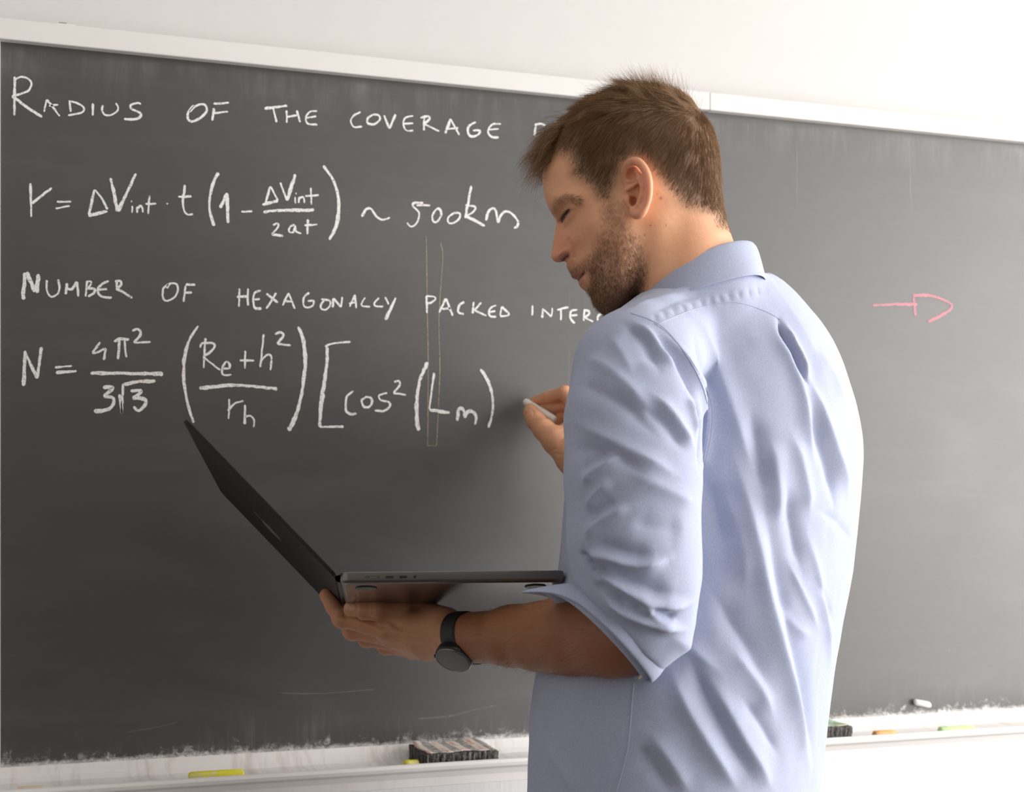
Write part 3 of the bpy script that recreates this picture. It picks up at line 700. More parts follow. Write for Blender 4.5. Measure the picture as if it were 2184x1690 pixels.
# small relief on the side of the face: (polyline px, sigma px, height m, lateral)
RELIEF = [([(1176,440),(1192,428),(1212,424),(1232,431)], 9, .0032, .05), ([(1192,470),(1204,476),(1220,476)], 8, -.0010, .04),
 ([(1193,464),(1203,457),(1213,452),(1219,453)], 3.2, -.0030, .04), ([(1195,456),(1207,448),(1221,447)], 4, .0022, .045), ([(1199,470),(1212,465),(1221,458)], 4, .0016, .045), ([(1194,452),(1206,442),(1224,441)], 3, -.0012, .045),
 ([(1208,478),(1216,490),(1221,503)], 5, -.0014, .035), ([(1188,550),(1195,543),(1204,537),(1215,538),(1221,546),(1219,554)], 4.2, .0030, .018), ([(1214,514),(1222,527),(1228,541),(1227,550)], 3.2, -.0030, .024), ([(1197,551),(1203,547),(1211,546)], 2.8, -.0065, .017),
 ([(1232,560),(1242,572),(1248,583)], 7, -.0012, .03), ([(1229,594),(1238,590),(1246,584)], 2.8, -.0030, .025), ([(1222,586),(1232,585),(1240,584)], 4, .0014, .02), ([(1237,602),(1243,598)], 5, .0012, .02), ([(1245,585),(1250,590)], 5, -.0016, .028),
 ([(1244,612),(1256,618)], 7, -.0014, .03), ([(1262,470),(1290,466)], 16, .0012, .066), ([(1300,520),(1320,590)], 22, .0010, .06), ([(1275,560),(1262,600)], 14, -.0010, .045)]
RELM = [(HXP(p, lat), s / 1895.0, h) for p, s, h, lat in RELIEF]

hs = .00125
lo, hi = np.array([-.150, -.105, -.205]), np.array([.115, .108, .135])
aax = [np.arange(lo[0], hi[0], hs, dtype=f32), np.arange(lo[1], hi[1], hs, dtype=f32), np.arange(lo[2], hi[2], hs, dtype=f32)]   # back, lateral(-left), up
ga, gu = aax[0][:, None], aax[2][None, :]
dd, ins = seg_dist2d(ga, gu, catmull(PROF, 4, True), True); dd = np.where(ins, dd, -dd)
H2 = np.clip(tps_eval(tps_fit(ctrl, hv), ctrl, ga, gu), .006, .080)
R2 = np.clip(tps_eval(tps_fit(ctrl, rv), ctrl, ga, gu), .006, .09)
t = np.minimum(dd / R2, 1)
h2 = H2**2 * np.where(t > -1, 2*t - t*t, -3)
hh = np.sqrt(np.maximum(h2, 1e-8))
rel = sum(hgt * np.exp(-seg_dist2d(ga, gu, p)**2 / (2 * s * s)) for p, s, hgt in RELM)
rel = rel * np.clip(hh / .012, 0, 1)
h2 = np.where(h2 > 0, (hh + rel)**2, h2).astype(f32)
lat3 = -aax[1][None, :, None]
G = lat3**2 - h2[:, None, :]
gr = np.sqrt(np.gradient(G, hs, axis=0)**2 + np.gradient(G, hs, axis=1)**2 + np.gradient(G, hs, axis=2)**2)
Fh = np.clip(G / (gr + .004), -.03, .03)
p3 = (aax[0][:, None, None], lat3, aax[2][None, None, :])   # back, left, up
def hp(px, py, lat): 
    a, u = HX(px, py, lat); return np.array([a, lat, u])
def hp0(px, py, lat=0.0):
    return hp(px, py, lat)
# neck
nk = smin(cone(p3, hp(1424, 430, 0), hp(1480, 610, 0), .0545, .0570), cone(p3, hp(1398, 478, .052), hp(1395, 610, .030), .010, .011), .025)
nk = smin(nk, cone(p3, hp(1398, 478, -.05), hp(1395, 610, -.028), .010, .011), .025)
Fh = smin(Fh, nk, .014)
# nape hollow and throat are left to the smooth union; ears
def ear(sgn):
    z = lambda x, y, l: np.array([*HX(x, y, .079)[:1], l * sgn, HX(x, y, .079)[1]])
    helix = [(z(1341,400,.076), .0026),(z(1331,380,.0775), .0032),(z(1333,361,.0825), .0037),(z(1345,350,.0875), .0039),(z(1360,350,.0905), .0039),(z(1373,362,.0920), .0038),(z(1382,380,.0925), .0037),
             (z(1385.5,402,.0925), .0036),(z(1384,424,.0905), .0035),(z(1377,443,.087), .0037),(z(1368,456,.084), .0046),(z(1358,457,.0805), .0052),(z(1352,446,.077), .0048)]
    hq = catmull([q for q, r in helix], 4); hr = np.interp(np.linspace(0, len(helix) - 1, len(hq)), range(len(helix)), [r for q, r in helix])
    # shell, hollowed by the concha and the upper fossa, then the rim, the inner ridge, crus, tragus and lobe
    d = chain(p3, [(z(1349,372,.0785), .0100),(z(1367,392,.0800), .0100),(z(1369,420,.0790), .0092),(z(1361,446,.0760), .0066)], .004)
    con = smin(ellip(p3, z(1352,413,.0865), np.eye(3), (.0078, .0135, .0135)), ellip(p3, z(1345,374,.0885), np.eye(3), (.0072, .0105, .0085)), .003)
    d = smax(d, -con, .002)
    d = smin(d, chain(p3, list(zip(hq, hr)), .002), .0022)
    d = smin(d, chain(p3, [(z(1357,370,.0855), .0016),(z(1368,382,.0880), .0024),(z(1372,400,.0890), .0026),(z(1370,422,.0875), .0028),(z(1362,440,.0845), .0034)], .002), .0022)
    d = smin(d, chain(p3, [(z(1336,404,.0780), .0022),(z(1350,397,.0805), .0022),(z(1362,391,.0850), .0016)], .002), .002)
    d = smin(d, chain(p3, [(z(1337,424,.0775), .0048),(z(1342,437,.0775), .0034)], .003), .003)
    d = smin(d, cone(p3, z(1360,452,.0795), z(1366,446,.0815), .0050, .0044), .003)
    return d
Fh = smin(Fh, smin(ear(1), ear(-1), .002), .0035)
hole = np.minimum(ellip(p3, np.array([*HX(1350, 428, .078)[:1], .078, HX(1350, 428, .078)[1]]), np.eye(3), (.0040, .012, .0060)), 9)
Fh = smax(Fh, -hole, .002)
Vh, Fq_h = surface_nets(Fh, [aax[0], aax[1], aax[2]], hs)
Vh = smooth_mesh(Vh, Fq_h, 3)
hb, hl, hu = Vh[:, 0].copy(), -Vh[:, 1], Vh[:, 2].copy()
HEADQ = HO + hb[:, None] * E_B + hl[:, None] * E_L + hu[:, None] * np.array([0, 0, 1.0])
del Fh, G, gr, nk

# ------------------------------------------------------------------ laptop frame (needed for the hand that carries it)
LH = np.array([-0.18873, 1.55879, -0.08453])
def c2(x, y, z): v = np.array([x, z, -y]); return v / np.linalg.norm(v)
LU, LW, LN = c2(.99676, -.00475, .08026), c2(-.07722, .22135, .97213), c2(-.02238, -.97518, .22027)
LL = c2(-.70041, -.70596, .10511)
LDEP, LWID, LTH = .2481, .3557, .0125
def plane_depth(px, py, p0, n):
    r = Q(px, py, 1.0); return float((p0 @ n) / (r @ n))
UND = LH - LN * (LTH * .5)
def und(px, py): return plane_depth(px, py, UND, LN)
LIDN = np.cross(LL, LW); LIDN /= np.linalg.norm(LIDN)
if LIDN[0] > 0: LIDN = -LIDN        # outward, away from the screen
def lidb(px, py): return plane_depth(px, py, LH + LIDN * .004, LIDN)

# ------------------------------------------------------------------ left forearm and hand
ELB, WR = Q(1378, 1346, 1.472), Q(985, 1362, 1.655)
def fr(t): return ELB * (1 - t) + WR * t
fdir = (WR - ELB) / np.linalg.norm(WR - ELB)
wn = np.array([-.27, -.63, -.73]); wn -= fdir * (wn @ fdir); wn /= np.linalg.norm(wn)       # back of the wrist
wside = np.cross(fdir, wn)
hs2 = .0016
axL, pL = grid(np.array([-.26, 1.44, -.215]), np.array([.20, 1.86, -.065]), hs2)
def arm_l(p):
    d = chain(p, [(fr(.02), .035), (fr(.17), .0440), (fr(.38), .0415), (fr(.70), .0335), (fr(.92), .0275)], .01)
    d = smin(d, ellip(p, fr(.95), (fdir, wn, wside), (.045, .0205, .0295)), .016)
    d = smin(d, chain(p, [(fr(.12) - np.array([0, 0, .006]), .040), (fr(.55) - np.array([0, 0, .005]), .034)], .01), .012)
    th = und
    dq = lambda x, y, d_: Q(x, y, d_)
    palm = chain(p, [(dq(962,1342,1.672), .0185), (dq(880,1336,1.700), .0160), (dq(822,1344,1.715), .0125)], .006)
    for a in ([(964,1358,1.668,.0185),(890,1360,1.702,.0155),(835,1362,1.728,.0118)], [(968,1372,1.668,.0165),(900,1376,1.706,.0140),(855,1378,1.740,.0110)], [(972,1384,1.672,.0140),(915,1388,1.712,.0118),(880,1390,1.752,.0100)]):
        palm = smin(palm, chain(p, [(dq(x, y, z), r) for x, y, z, r in a], .006), .009)
    d = smin(d, palm, .014)
    ti = und(745, 1300) - .043
    thumb = chain(p, [(dq(948,1328,1.672), .0185), (dq(905,1312,und(905,1312)-.078), .0165), (dq(858,1305,und(858,1305)-.060), .0132), (dq(804,1303,ti-.004), .0115), (dq(775,1301,ti-.001), .0112), (dq(750,1299,ti+.002), .0098)], .006)
    d = smin(d, thumb, .010)
    li = lidb(692, 1268)
    for pts in ([(822,1344,1.715,.0118),(730,1320,1.732,.0105),(711,1295,1.735,.0092),(695,1270,1.738,.0080)],
                [(835,1360,1.728,.0116),(752,1346,1.752,.0104),(730,1318,1.775,.0092),(716,1296,1.79,.0080)],
                [(855,1376,1.740,.0108),(782,1362,1.768,.0098),(758,1332,1.80,.0088),(745,1310,1.82,.0078)],
                [(880,1388,1.752,.0098),(822,1380,1.782,.0088),(798,1355,1.81,.0080),(780,1335,1.83,.0070)]):
        fg = chain(p, [(dq(x, y, z), r) for x, y, z, r in pts], .004)
        (x, y, z, r) = pts[1]
        fg = smin(fg, np.sqrt(sum((p[i] - f32(dq(x, y, z)[i]))**2 for i in range(3))) - (r + .0012), .006)
        d = smin(d, fg, .0045)
    # nail plate of the thumb, knuckle crease
    nq = dq(752, 1294, ti - .0085)
    return d
FL = arm_l(pL)
VL, FqL = surface_nets(FL, axL, hs2); VL = smooth_mesh(VL, FqL, 3)
# tendons and veins on the back of the hand, creases on the thumb
def tube_disp(V, N, pts, sig, h):
    pts = catmull(np.array(pts), 5); best = np.full(len(V), 1e9)
    for a, b in zip(pts, pts[1:]):
        ab = b - a; t = np.clip(((V - a) @ ab) / (ab @ ab), 0, 1); best = np.minimum(best, np.sum((V - a - t[:, None] * ab)**2, 1))
    return V + N * (h * np.exp(-best / (2 * sig * sig)))[:, None]
def surf_pts(tree, pts):
    out = []
    for x, y in pts:
        r = Q(x, y, 1.0); hit = tree.ray_cast(Vector((0, 0, 0)), Vector(r).normalized())
        if hit[0] is not None: out.append(np.array(hit[0]))
    return out
def emboss(V, Fq, items):
    tree = BVHTree.FromPolygons([tuple(v) for v in V], [tuple(int(i) for i in f) for f in Fq])
    N = vnormals(V, Fq); V2 = V
    for pts, sig, h in items:
        q = surf_pts(tree, pts)
        if len(q) > 1: V2 = tube_disp(V2, N, q, sig, h)
    return V2
VL = emboss(VL, FqL, [([(734,1311),(775,1320),(810,1323),(838,1333),(856,1343)], .0022, -.0032), ([(770,1330),(830,1348),(900,1358),(940,1362)], .0022, .0011), ([(800,1362),(850,1370),(930,1378)], .0022, .0010), ([(840,1382),(900,1388)], .002, .0008),
    ([(812,1336),(850,1345),(890,1340)], .003, -.0012), ([(830,1355),(880,1366)], .003, -.0010), ([(786,1290),(788,1303),(784,1316)], .0010, -.0009), ([(794,1290),(796,1303),(793,1317)], .0010, -.0008),
    ([(757,1288),(762,1296),(760,1306)], .0011, -.0010), ([(738,1291),(757,1287)], .0012, -.0007), ([(737,1304),(758,1307)], .0012, -.0007),
    ([(722,1310),(728,1316)], .001, -.0008), ([(1040,1330),(1120,1350),(1200,1345)], .006, .0012), ([(1060,1390),(1160,1400)], .006, -.001)])

# ------------------------------------------------------------------ right forearm and hand holding the chalk
hs3 = .0016
axR, pR = grid(np.array([-.01, 1.94, -.03]), np.array([.22, 2.24, .19]), hs3)
CH0, CH1 = Q(1119, 856, 2.196), Q(1184, 897, 2.152)
def arm_r(p):
    dq = lambda x, y, z: Q(x, y, z + .046)
    d = chain(p, [(dq(1430,1120,1.94), .046), (dq(1330,1060,1.985), .042), (dq(1262,1012,2.03), .0315), (dq(1228,978,2.05), .027)], .01)
    d = smin(d, chain(p, [(dq(1228,975,2.05), .026), (dq(1222,935,2.07), .024), (dq(1240,890,2.085), .018)], .006), .012)
    d = smin(d, chain(p, [(dq(1236,960,2.05), .024), (dq(1262,915,2.06), .020)], .006), .012)
    th = chain(p, [(dq(1216,970,2.045), .0215), (dq(1186,941,2.058), .0185), (dq(1160,917,2.075), .0142), (dq(1143,898,2.098), .0122), (dq(1134,883,2.117), .0100), (dq(1130,872,2.128), .0082)], .012)
    d = smin(d, th, .010)
    for pts, k in (([(1245,884,2.085,.0125),(1205,838,2.105,.0104),(1170,847,2.128,.0092),(1140,856,2.145,.0075)], .004),
                   ([(1248,898,2.080,.0122),(1214,864,2.120,.0102),(1180,870,2.136,.0104),(1158,873,2.142,.0092)], .003),
                   ([(1252,912,2.072,.0118),(1224,886,2.122,.0098),(1196,893,2.132,.0085),(1186,900,2.120,.0075)], .003),
                   ([(1258,925,2.062,.0108),(1236,908,2.112,.0090),(1212,913,2.118,.0078)], .003)):
        d = smin(d, chain(p, [(dq(x, y, z), r) for x, y, z, r in pts], .004), k)
    return d
FR = arm_r(pR); VR, FqR = surface_nets(FR, axR, hs3); VR = smooth_mesh(VR, FqR, 3)
VR = emboss(VR, FqR, [([(1124,872),(1134,874),(1138,884)], .0012, -.001), ([(1192,945),(1200,935),(1210,925)], .002, -.001), ([(1172,972),(1185,968),(1200,970)], .001, -.0009), ([(1174,962),(1186,958)], .001, -.0008), ([(1132,892),(1140,888)], .001, -.0008)])
# ------------------------------------------------------------------ torso, shirt and trousers
TH = math.radians(60)
T_F = np.array([-math.sin(TH), math.cos(TH), 0.0])      # the way the chest faces
T_L = np.array([-math.cos(TH), -math.sin(TH), 0.0])     # his left
DT = 1.68
#        y     right  left   (silhouette columns of shirt body)
SIL = [(500,1560,1430),(560,1590,1420),(590,1612,1405),(620,1652,1372),(650,1690,1340),(690,1728,1308),(750,1775,1272),(830,1815,1246),(900,1836,1232),(960,1840,1222),(1050,1835,1212),(1150,1825,1205),(1240,1812,1196),(1330,1795,1180),
       (1430,1777,1152),(1520,1766,1138),(1600,1756,1137),(1690,1746,1134),(1800,1735,1130),(1960,1725,1128)]
SILA = np.array(SIL, float)
SILA[:, 0] -= 30 * np.clip((900 - SILA[:, 0]) / 160, 0, 1)
zz = (HOR - SILA[:, 0]) / FPX * DT
o_ = np.argsort(zz)
zs = zz[o_]; cxs = ((SILA[:, 1] + SILA[:, 2]) / 2 - 1092)[o_] / FPX * DT; hws = ((SILA[:, 1] - SILA[:, 2]) / 2)[o_] / FPX * DT
ASP = 1.22
kk = math.sqrt((ASP * math.cos(TH))**2 + math.sin(TH)**2)
def torso_params(U):
    c = np.interp(U, zs, cxs); a = np.interp(U, zs, hws) / kk
    return c, a
# smooth the tables
zt = np.linspace(zs[0], zs[-1], 200); ct = np.interp(zt, zs, cxs); at_ = np.interp(zt, zs, hws)
ker = np.hanning(15); ker /= ker.sum()
def sm_(v): return np.convolve(np.pad(v, 7, 'edge'), ker, 'valid')
ct, at_ = sm_(ct), sm_(at_)
def torso(p, grow=0.0):
    U = p[2]
    c0 = np.interp(U, zt, ct).astype(f32)
    v0 = np.abs((p[0] - c0) * f32(T_L[0]) + (p[1] - DT) * f32(T_L[1]))
    s_ = np.clip((U + .04) / .16, 0, 1)
    U = U + .40 * np.maximum(v0 - .05, 0) * s_ * s_ * (3 - 2 * s_)
    c = np.interp(U, zt, ct).astype(f32); a = (np.interp(U, zt, at_) / kk).astype(f32) + grow; b = a * ASP
    x, y = p[0] - c, p[1] - DT
    u = x * f32(T_F[0]) + y * f32(T_F[1]); v = x * f32(T_L[0]) + y * f32(T_L[1])
    # the back is a little flatter than the chest
    e = 2.25
    g = (np.abs(u / a)**e + np.abs(v / b)**e)**(1 / e)
    d = (g - 1) * a
    sl = .55 + .45 * np.clip((.16 - U) / .12, 0, 1)
    return np.where(U > .05, d * sl, d)
ZB, ZT_ = -.50, .262
hs4 = .0026
axS, pS = grid(np.array([.0, 1.30, ZB - .02]), np.array([.45, 2.12, .33]), hs4)
C0 = Q(1268, 1357, 1.478); copen = Q(1300, 1352, 1.490)
def sleeve_l(p):
    d = chain(p, [(Q(1400,748,1.535), .058), (Q(1360,795,1.495), .0640), (Q(1350,900,1.470), .0668), (Q(1350,1020,1.46), .0665), (Q(1352,1150,1.455), .0640), (Q(1362,1240,1.455), .0590), (Q(1368,1318,1.462), .0505)], .02)
    d2 = chain(p, [(Q(1368,1318,1.462), .0505), (Q(1330,1340,1.475), .0550), (Q(1255,1350,1.485), .0480)], .01)
    d = smin(d, d2, .018)
    cn = np.array([-.714, 0, -.70]); d = smax(d, (p[0] - f32(C0[0])) * f32(cn[0]) + (p[2] - f32(C0[2])) * f32(cn[2]) + f32(.022), .006)
    return smax(d, -cone(p, copen, copen + fdir * .16, .0475, .064), .006)
def sleeve_r(p):
    return chain(p, [(Q(1640,735,1.76), .060), (Q(1640,820,1.80), .066), (Q(1570,980,1.885), .058), (Q(1490,1120,1.96), .058), (Q(1400,1100,1.995), .052)], .02)
FS = torso(pS)
FS = smin(FS, sleeve_l(pS), .008)
FS = smin(FS, sleeve_r(pS), .03)
# the cloth that runs from the collar over the shoulders
trap = chain(pS, [(Q(1474,650,1.612), .058), (Q(1432,716,1.575), .048), (Q(1378,775,1.535), .056)], .03)
trap = smin(trap, chain(pS, [(Q(1482,640,1.622), .058), (Q(1545,705,1.68), .070), (Q(1640,762,1.76), .062)], .03), .03)
trap = smin(trap, cone(pS, Q(1488,648,1.604), Q(1514,722,1.630), .0725, .0890), .03)
FS = smin(FS, trap, .02)
FS = smax(FS, pS[2] - f32(ZT_), .006)
FS = smax(FS, f32(ZB) - pS[2], .004)
# open neck and open cuff
CQ = Q(1474, 582, 1.612); NB = np.array([.88, -.475, 0])
cpl = f32(CQ[2] - .037) + .5 * ((pS[0] - f32(CQ[0])) * f32(NB[0]) + (pS[1] - f32(CQ[1])) * f32(NB[1])) - pS[2]
FS = smax(FS, -smax(cone(pS, Q(1474, 470, 1.614), Q(1474, 660, 1.614), .0850, .0850), cpl, .004), .006)
VS, FqS = surface_nets(FS, axS, hs4)
VS = smooth_mesh(VS, FqS, 5)
del FS
E_S = edges_of(FqS)
def fold_disp(V, Fq, folds, E=None):
    """cloth folds: (image polyline traced on the cloth, sigma m, height m[, side sharpness]) pushed along the normal"""
    tree = BVHTree.FromPolygons([tuple(v) for v in V], [tuple(int(i) for i in f) for f in Fq])
    N = vnormals(V, Fq); D = np.zeros(len(V))
    for pts, sig, h in folds:
        sig, h = sig * .70, h * 1.45
        q = surf_pts(tree, catmull(np.array(pts, float), 4))
        if len(q) < 2: continue
        q = np.array(q)
        # drop jumps onto another layer
        keep = [q[0]]
        for b in q[1:]:
            if np.linalg.norm(b - keep[-1]) < .06: keep.append(b)
        q = np.array(keep)
        L = np.concatenate([[0], np.cumsum(np.linalg.norm(np.diff(q, axis=0), axis=1))])
        if L[-1] < .004: continue
        lo_, hi_ = q.min(0) - 3.2 * sig, q.max(0) + 3.2 * sig
        m = np.where(np.all((V > lo_) & (V < hi_), axis=1))[0]
        best = np.full(len(m), 1e9); par = np.zeros(len(m)); P_ = V[m]
        for i in range(len(q) - 1):
            ab = q[i+1] - q[i]; t = np.clip(((P_ - q[i]) @ ab) / (ab @ ab + 1e-12), 0, 1)
            d2 = np.sum((P_ - q[i] - t[:, None] * ab)**2, 1); k = d2 < best
            best[k] = d2[k]; par[k] = (L[i] + t * (L[i+1] - L[i]))[k]
        s = par / L[-1]
        env = np.clip(np.minimum(s, 1 - s) / .28, 0, 1); env = env * env * (3 - 2 * env); env = .12 + .88 * env
        sw = sig * (.65 + .35 * env)
        D[m] += h * env * np.exp(-(np.sqrt(best) / (1.30 * sw))**1.45)
    return V + N * D[:, None]
# (pts, sigma, height): + is a ridge, - a valley
FOLDS = [
 # back: the box pleat below the yoke and the long drapes that fall from the shoulder blades
 ([(1662,682),(1672,715),(1690,750),(1706,790),(1716,815)], .0034, -.0150), ([(1650,690),(1662,730),(1684,775),(1706,830),(1722,900),(1735,980)], .010, .0045), ([(1676,690),(1690,730),(1712,775),(1720,815)], .006, .0045),
 ([(1722,800),(1742,860),(1768,930),(1795,1010),(1812,1060)], .013, .0060), ([(1738,745),(1775,800),(1805,870)], .016, .0030), ([(1722,850),(1745,930),(1770,1010),(1780,1080)], .010, -.0050),
 ([(1500,690),(1520,760),(1548,840),(1580,930),(1610,1010)], .014, .0050), ([(1478,715),(1500,790),(1525,860)], .010, -.0030), ([(1560,960),(1590,1060),(1612,1160),(1640,1280),(1690,1480),(1725,1640)], .016, .0075), ([(1640,930),(1652,1020),(1662,1120)], .016, .0060),
 ([(1600,880),(1618,960),(1628,1060)], .013, -.0050), ([(1690,930),(1712,1010),(1728,1100)], .012, .0040), ([(1672,1030),(1690,1120),(1710,1220)], .012, -.0045), ([(1625,1080),(1650,1190),(1680,1330),(1715,1480),(1735,1620)], .014, -.0055),
 ([(1720,1130),(1740,1220),(1762,1330),(1772,1420)], .010, .0035), ([(1683,1200),(1712,1270),(1745,1340)], .006, .0022), ([(1660,1290),(1700,1340),(1730,1360)], .007, .0018), ([(1735,1240),(1760,1280),(1778,1330)], .006, -.0020), ([(1745,1090),(1780,1110),(1815,1150)], .006, -.0018),
 ([(1520,1260),(1560,1330),(1600,1390),(1640,1470)], .014, -.0045), ([(1470,1400),(1500,1470),(1545,1560),(1600,1660)], .012, -.0060), ([(1430,1430),(1470,1520),(1530,1620),(1575,1690)], .012, .0055), ([(1500,1430),(1540,1500),(1590,1590),(1650,1690)], .014, .0060),
 ([(1380,1560),(1420,1610),(1470,1690)], .013, .0045), ([(1362,1590),(1400,1640),(1430,1690)], .010, -.0040), ([(1560,1380),(1610,1450),(1650,1530)], .010, .0035), ([(1580,1490),(1620,1540),(1660,1610)], .008, -.003), ([(1420,1350),(1480,1390),(1540,1440)], .010, .0028),
 ([(1500,1020),(1530,1090),(1545,1180)], .016, -.0040), ([(1540,1040),(1575,1150),(1590,1260)], .014, .0035),
 ([(1160,1590),(1200,1640),(1215,1690)], .010, .0030), ([(1150,1500),(1170,1560),(1180,1620)], .010, -.0020),
 # yoke: small puckers along the seam
 *[([(1400 + 20*i, 688 - 7*i + 1.0*i*i/6), (1396 + 20*i, 668 - 7*i + 1.0*i*i/6)], .0030, -.0010) for i in range(12)],
 ([(1340,660),(1400,640),(1470,622)], .008, .0020), ([(1380,672),(1450,640),(1530,622),(1600,630)], .007, -.0016),
 # left sleeve: folds that run from the sleeve head down and round the arm
 ([(1330,690),(1370,720),(1395,760),(1405,790)], .009, -.0055), ([(1345,685),(1390,715),(1425,760),(1450,800)], .007, .0045), ([(1385,700),(1430,750),(1468,810),(1490,870)], .008, -.0060), ([(1420,712),(1462,765),(1492,830),(1500,880)], .006, .0040),
 ([(1300,715),(1330,760),(1350,800)], .010, .0030), ([(1250,760),(1300,790),(1350,835),(1390,880)], .010, .0035), ([(1240,820),(1290,840),(1350,880),(1400,930)], .010, -.0040), ([(1390,840),(1430,880),(1462,930),(1480,960)], .008, .0045), ([(1370,870),(1420,905),(1460,960)], .008, -.0040),
 ([(1478,858),(1490,885),(1496,905)], .0055, -.0090), ([(1465,845),(1478,885),(1482,930)], .006, .0035), ([(1228,900),(1280,930),(1340,960),(1400,990),(1450,1020)], .009, .0038), ([(1222,960),(1270,960),(1320,975),(1380,1020)], .010, -.0038),
 ([(1240,1040),(1262,1010),(1300,985),(1330,965)], .006, .0042), ([(1235,1010),(1260,985),(1300,960)], .006, -.0030), ([(1248,1090),(1275,1050),(1310,1025)], .006, .0035), ([(1330,1000),(1390,1030),(1450,1060),(1484,1080)], .010, .0030),
 ([(1245,1150),(1270,1120),(1310,1095),(1350,1080)], .007, .0045), ([(1250,1120),(1280,1090),(1320,1070)], .007, -.0035), ([(1340,1110),(1400,1125),(1460,1130)], .014, -.0025),
 ([(1243,1182),(1290,1188),(1340,1204),(1390,1204),(1430,1190)], .0070, .0075), ([(1252,1172),(1300,1172),(1350,1186),(1400,1184)], .009, -.0060), ([(1245,1192),(1270,1210),(1300,1228)], .0035, -.0070), ([(1236,1180),(1258,1190),(1266,1194)], .0032, -.0060),
 ([(1247,1200),(1290,1230),(1340,1262),(1400,1288),(1450,1292),(1474,1286)], .0070, .0085), ([(1262,1200),(1320,1236),(1390,1262),(1440,1268)], .010, -.0060), ([(1258,1214),(1278,1226),(1286,1232)], .0030, -.0060),
 ([(1370,1278),(1385,1300),(1410,1322),(1440,1330)], .0055, .0065), ([(1385,1287),(1410,1310),(1440,1320)], .006, -.0060), ([(1268,1245),(1310,1290),(1360,1318),(1420,1338),(1460,1345)], .0065, .0070), ([(1262,1240),(1300,1268),(1350,1295)], .007, -.0050),
 ([(1268,1310),(1320,1340),(1380,1362),(1440,1362)], .006, .0050), ([(1268,1330),(1330,1358),(1400,1345)], .006, -.0065), ([(1275,1345),(1320,1375),(1370,1385)], .006, -.0035), ([(1285,1375),(1330,1395),(1375,1390)], .006, .0040), 
 # armhole: a soft roll either side of the seam
 ([(1440,720),(1480,780),(1508,850),(1508,930),(1496,1000)], .006, .0035), ([(1498,880),(1494,940),(1488,1000)], .005, -.0040),
]
VS = fold_disp(VS, FqS, FOLDS)
# fine, irregular crumple
def vnoise(P_, scale, seed):
    r = np.random.RandomState(seed); n = 32; T = r.uniform(-1, 1, (n, n, n)).astype(f32)
    q = P_ * scale + 100; i = np.floor(q).astype(int); fr_ = q - i; fr_ = fr_ * fr_ * (3 - 2 * fr_); out = 0
    for dx in (0, 1):
        for dy in (0, 1):
            for dz in (0, 1):
                w = (fr_[:, 0] if dx else 1 - fr_[:, 0]) * (fr_[:, 1] if dy else 1 - fr_[:, 1]) * (fr_[:, 2] if dz else 1 - fr_[:, 2])
                out = out + w * T[(i[:, 0] + dx) % n, (i[:, 1] + dy) % n, (i[:, 2] + dz) % n]
    return out
NS = vnormals(VS, FqS)
U1 = VS.copy(); U1[:, 2] *= .35; U1[:, 0] += .25 * VS[:, 2]
VS = VS + NS * (.0007 * vnoise(U1, 26, 1) + .0006 * vnoise(VS * np.array([1, 1, .6]), 60, 2))[:, None]
VS = smooth_mesh(VS, FqS, 1, .3, -.31, E_S)
TREE_S = BVHTree.FromPolygons([tuple(v) for v in VS], [tuple(int(i) for i in f) for f in FqS])

# skin under the shirt (coarse) and legs
hs5 = .009
axT, pT = grid(np.array([.0, 1.35, -.60]), np.array([.42, 2.06, .28]), hs5)
FT = torso(pT, -.012)
FT = smax(FT, pT[2] - f32(.165), .02)
FT = smin(FT, cone(pT, Q(1472, 590, 1.62), Q(1495, 680, 1.64), .060, .062), .03)
FT = smin(FT, chain(pT, [(Q(1400,775,1.54), .045), (Q(1352,900,1.475), .046), (Q(1352,1150,1.46), .042), (Q(1372,1325,1.472), .031), (fr(.15), .034)], .02), .03)
FT = smin(FT, chain(pT, [(Q(1640,760,1.77), .045), (Q(1570,980,1.885), .044), (Q(1500,1120,1.955), .040), (Q(1400,1095,1.99), .038)], .02), .03)
VT, FqT = surface_nets(FT, axT, hs5); VT = smooth_mesh(VT, FqT, 2)
HIPQ = np.array([np.interp(-.40, zt, ct), DT, -.40])
GZ = -EYE
axG, pG = grid(np.array([-.08, 1.35, GZ + .05]), np.array([.46, 1.98, -.40]), .009)
def leg(p, s):
    b = HIPQ + T_L * .095 * s
    k = b.copy(); k[2] = GZ + .50; k = k + T_F * (.02 if s > 0 else .05)
    a = b + T_L * .02 * s - T_F * (.01 if s > 0 else -.05); a[2] = GZ + .09
    return chain(p, [(b - np.array([0, 0, .05]), .092), (k, .066), (a, .058)], .02)
FG = smin(leg(pG, 1), leg(pG, -1), .02)
hipd = ellip(pG, HIPQ - np.array([0, 0, .06]), (T_F, T_L, np.array([0, 0, 1.0])), (.125, .185, .13))
FG = smin(FG, hipd, .05)
FG = smax(FG, pG[2] - f32(-.43), .004); FG = smax(FG, f32(GZ + .075) - pG[2], .004)
VG, FqG = surface_nets(FG, axG, .009); VG = smooth_mesh(VG, FqG, 3)
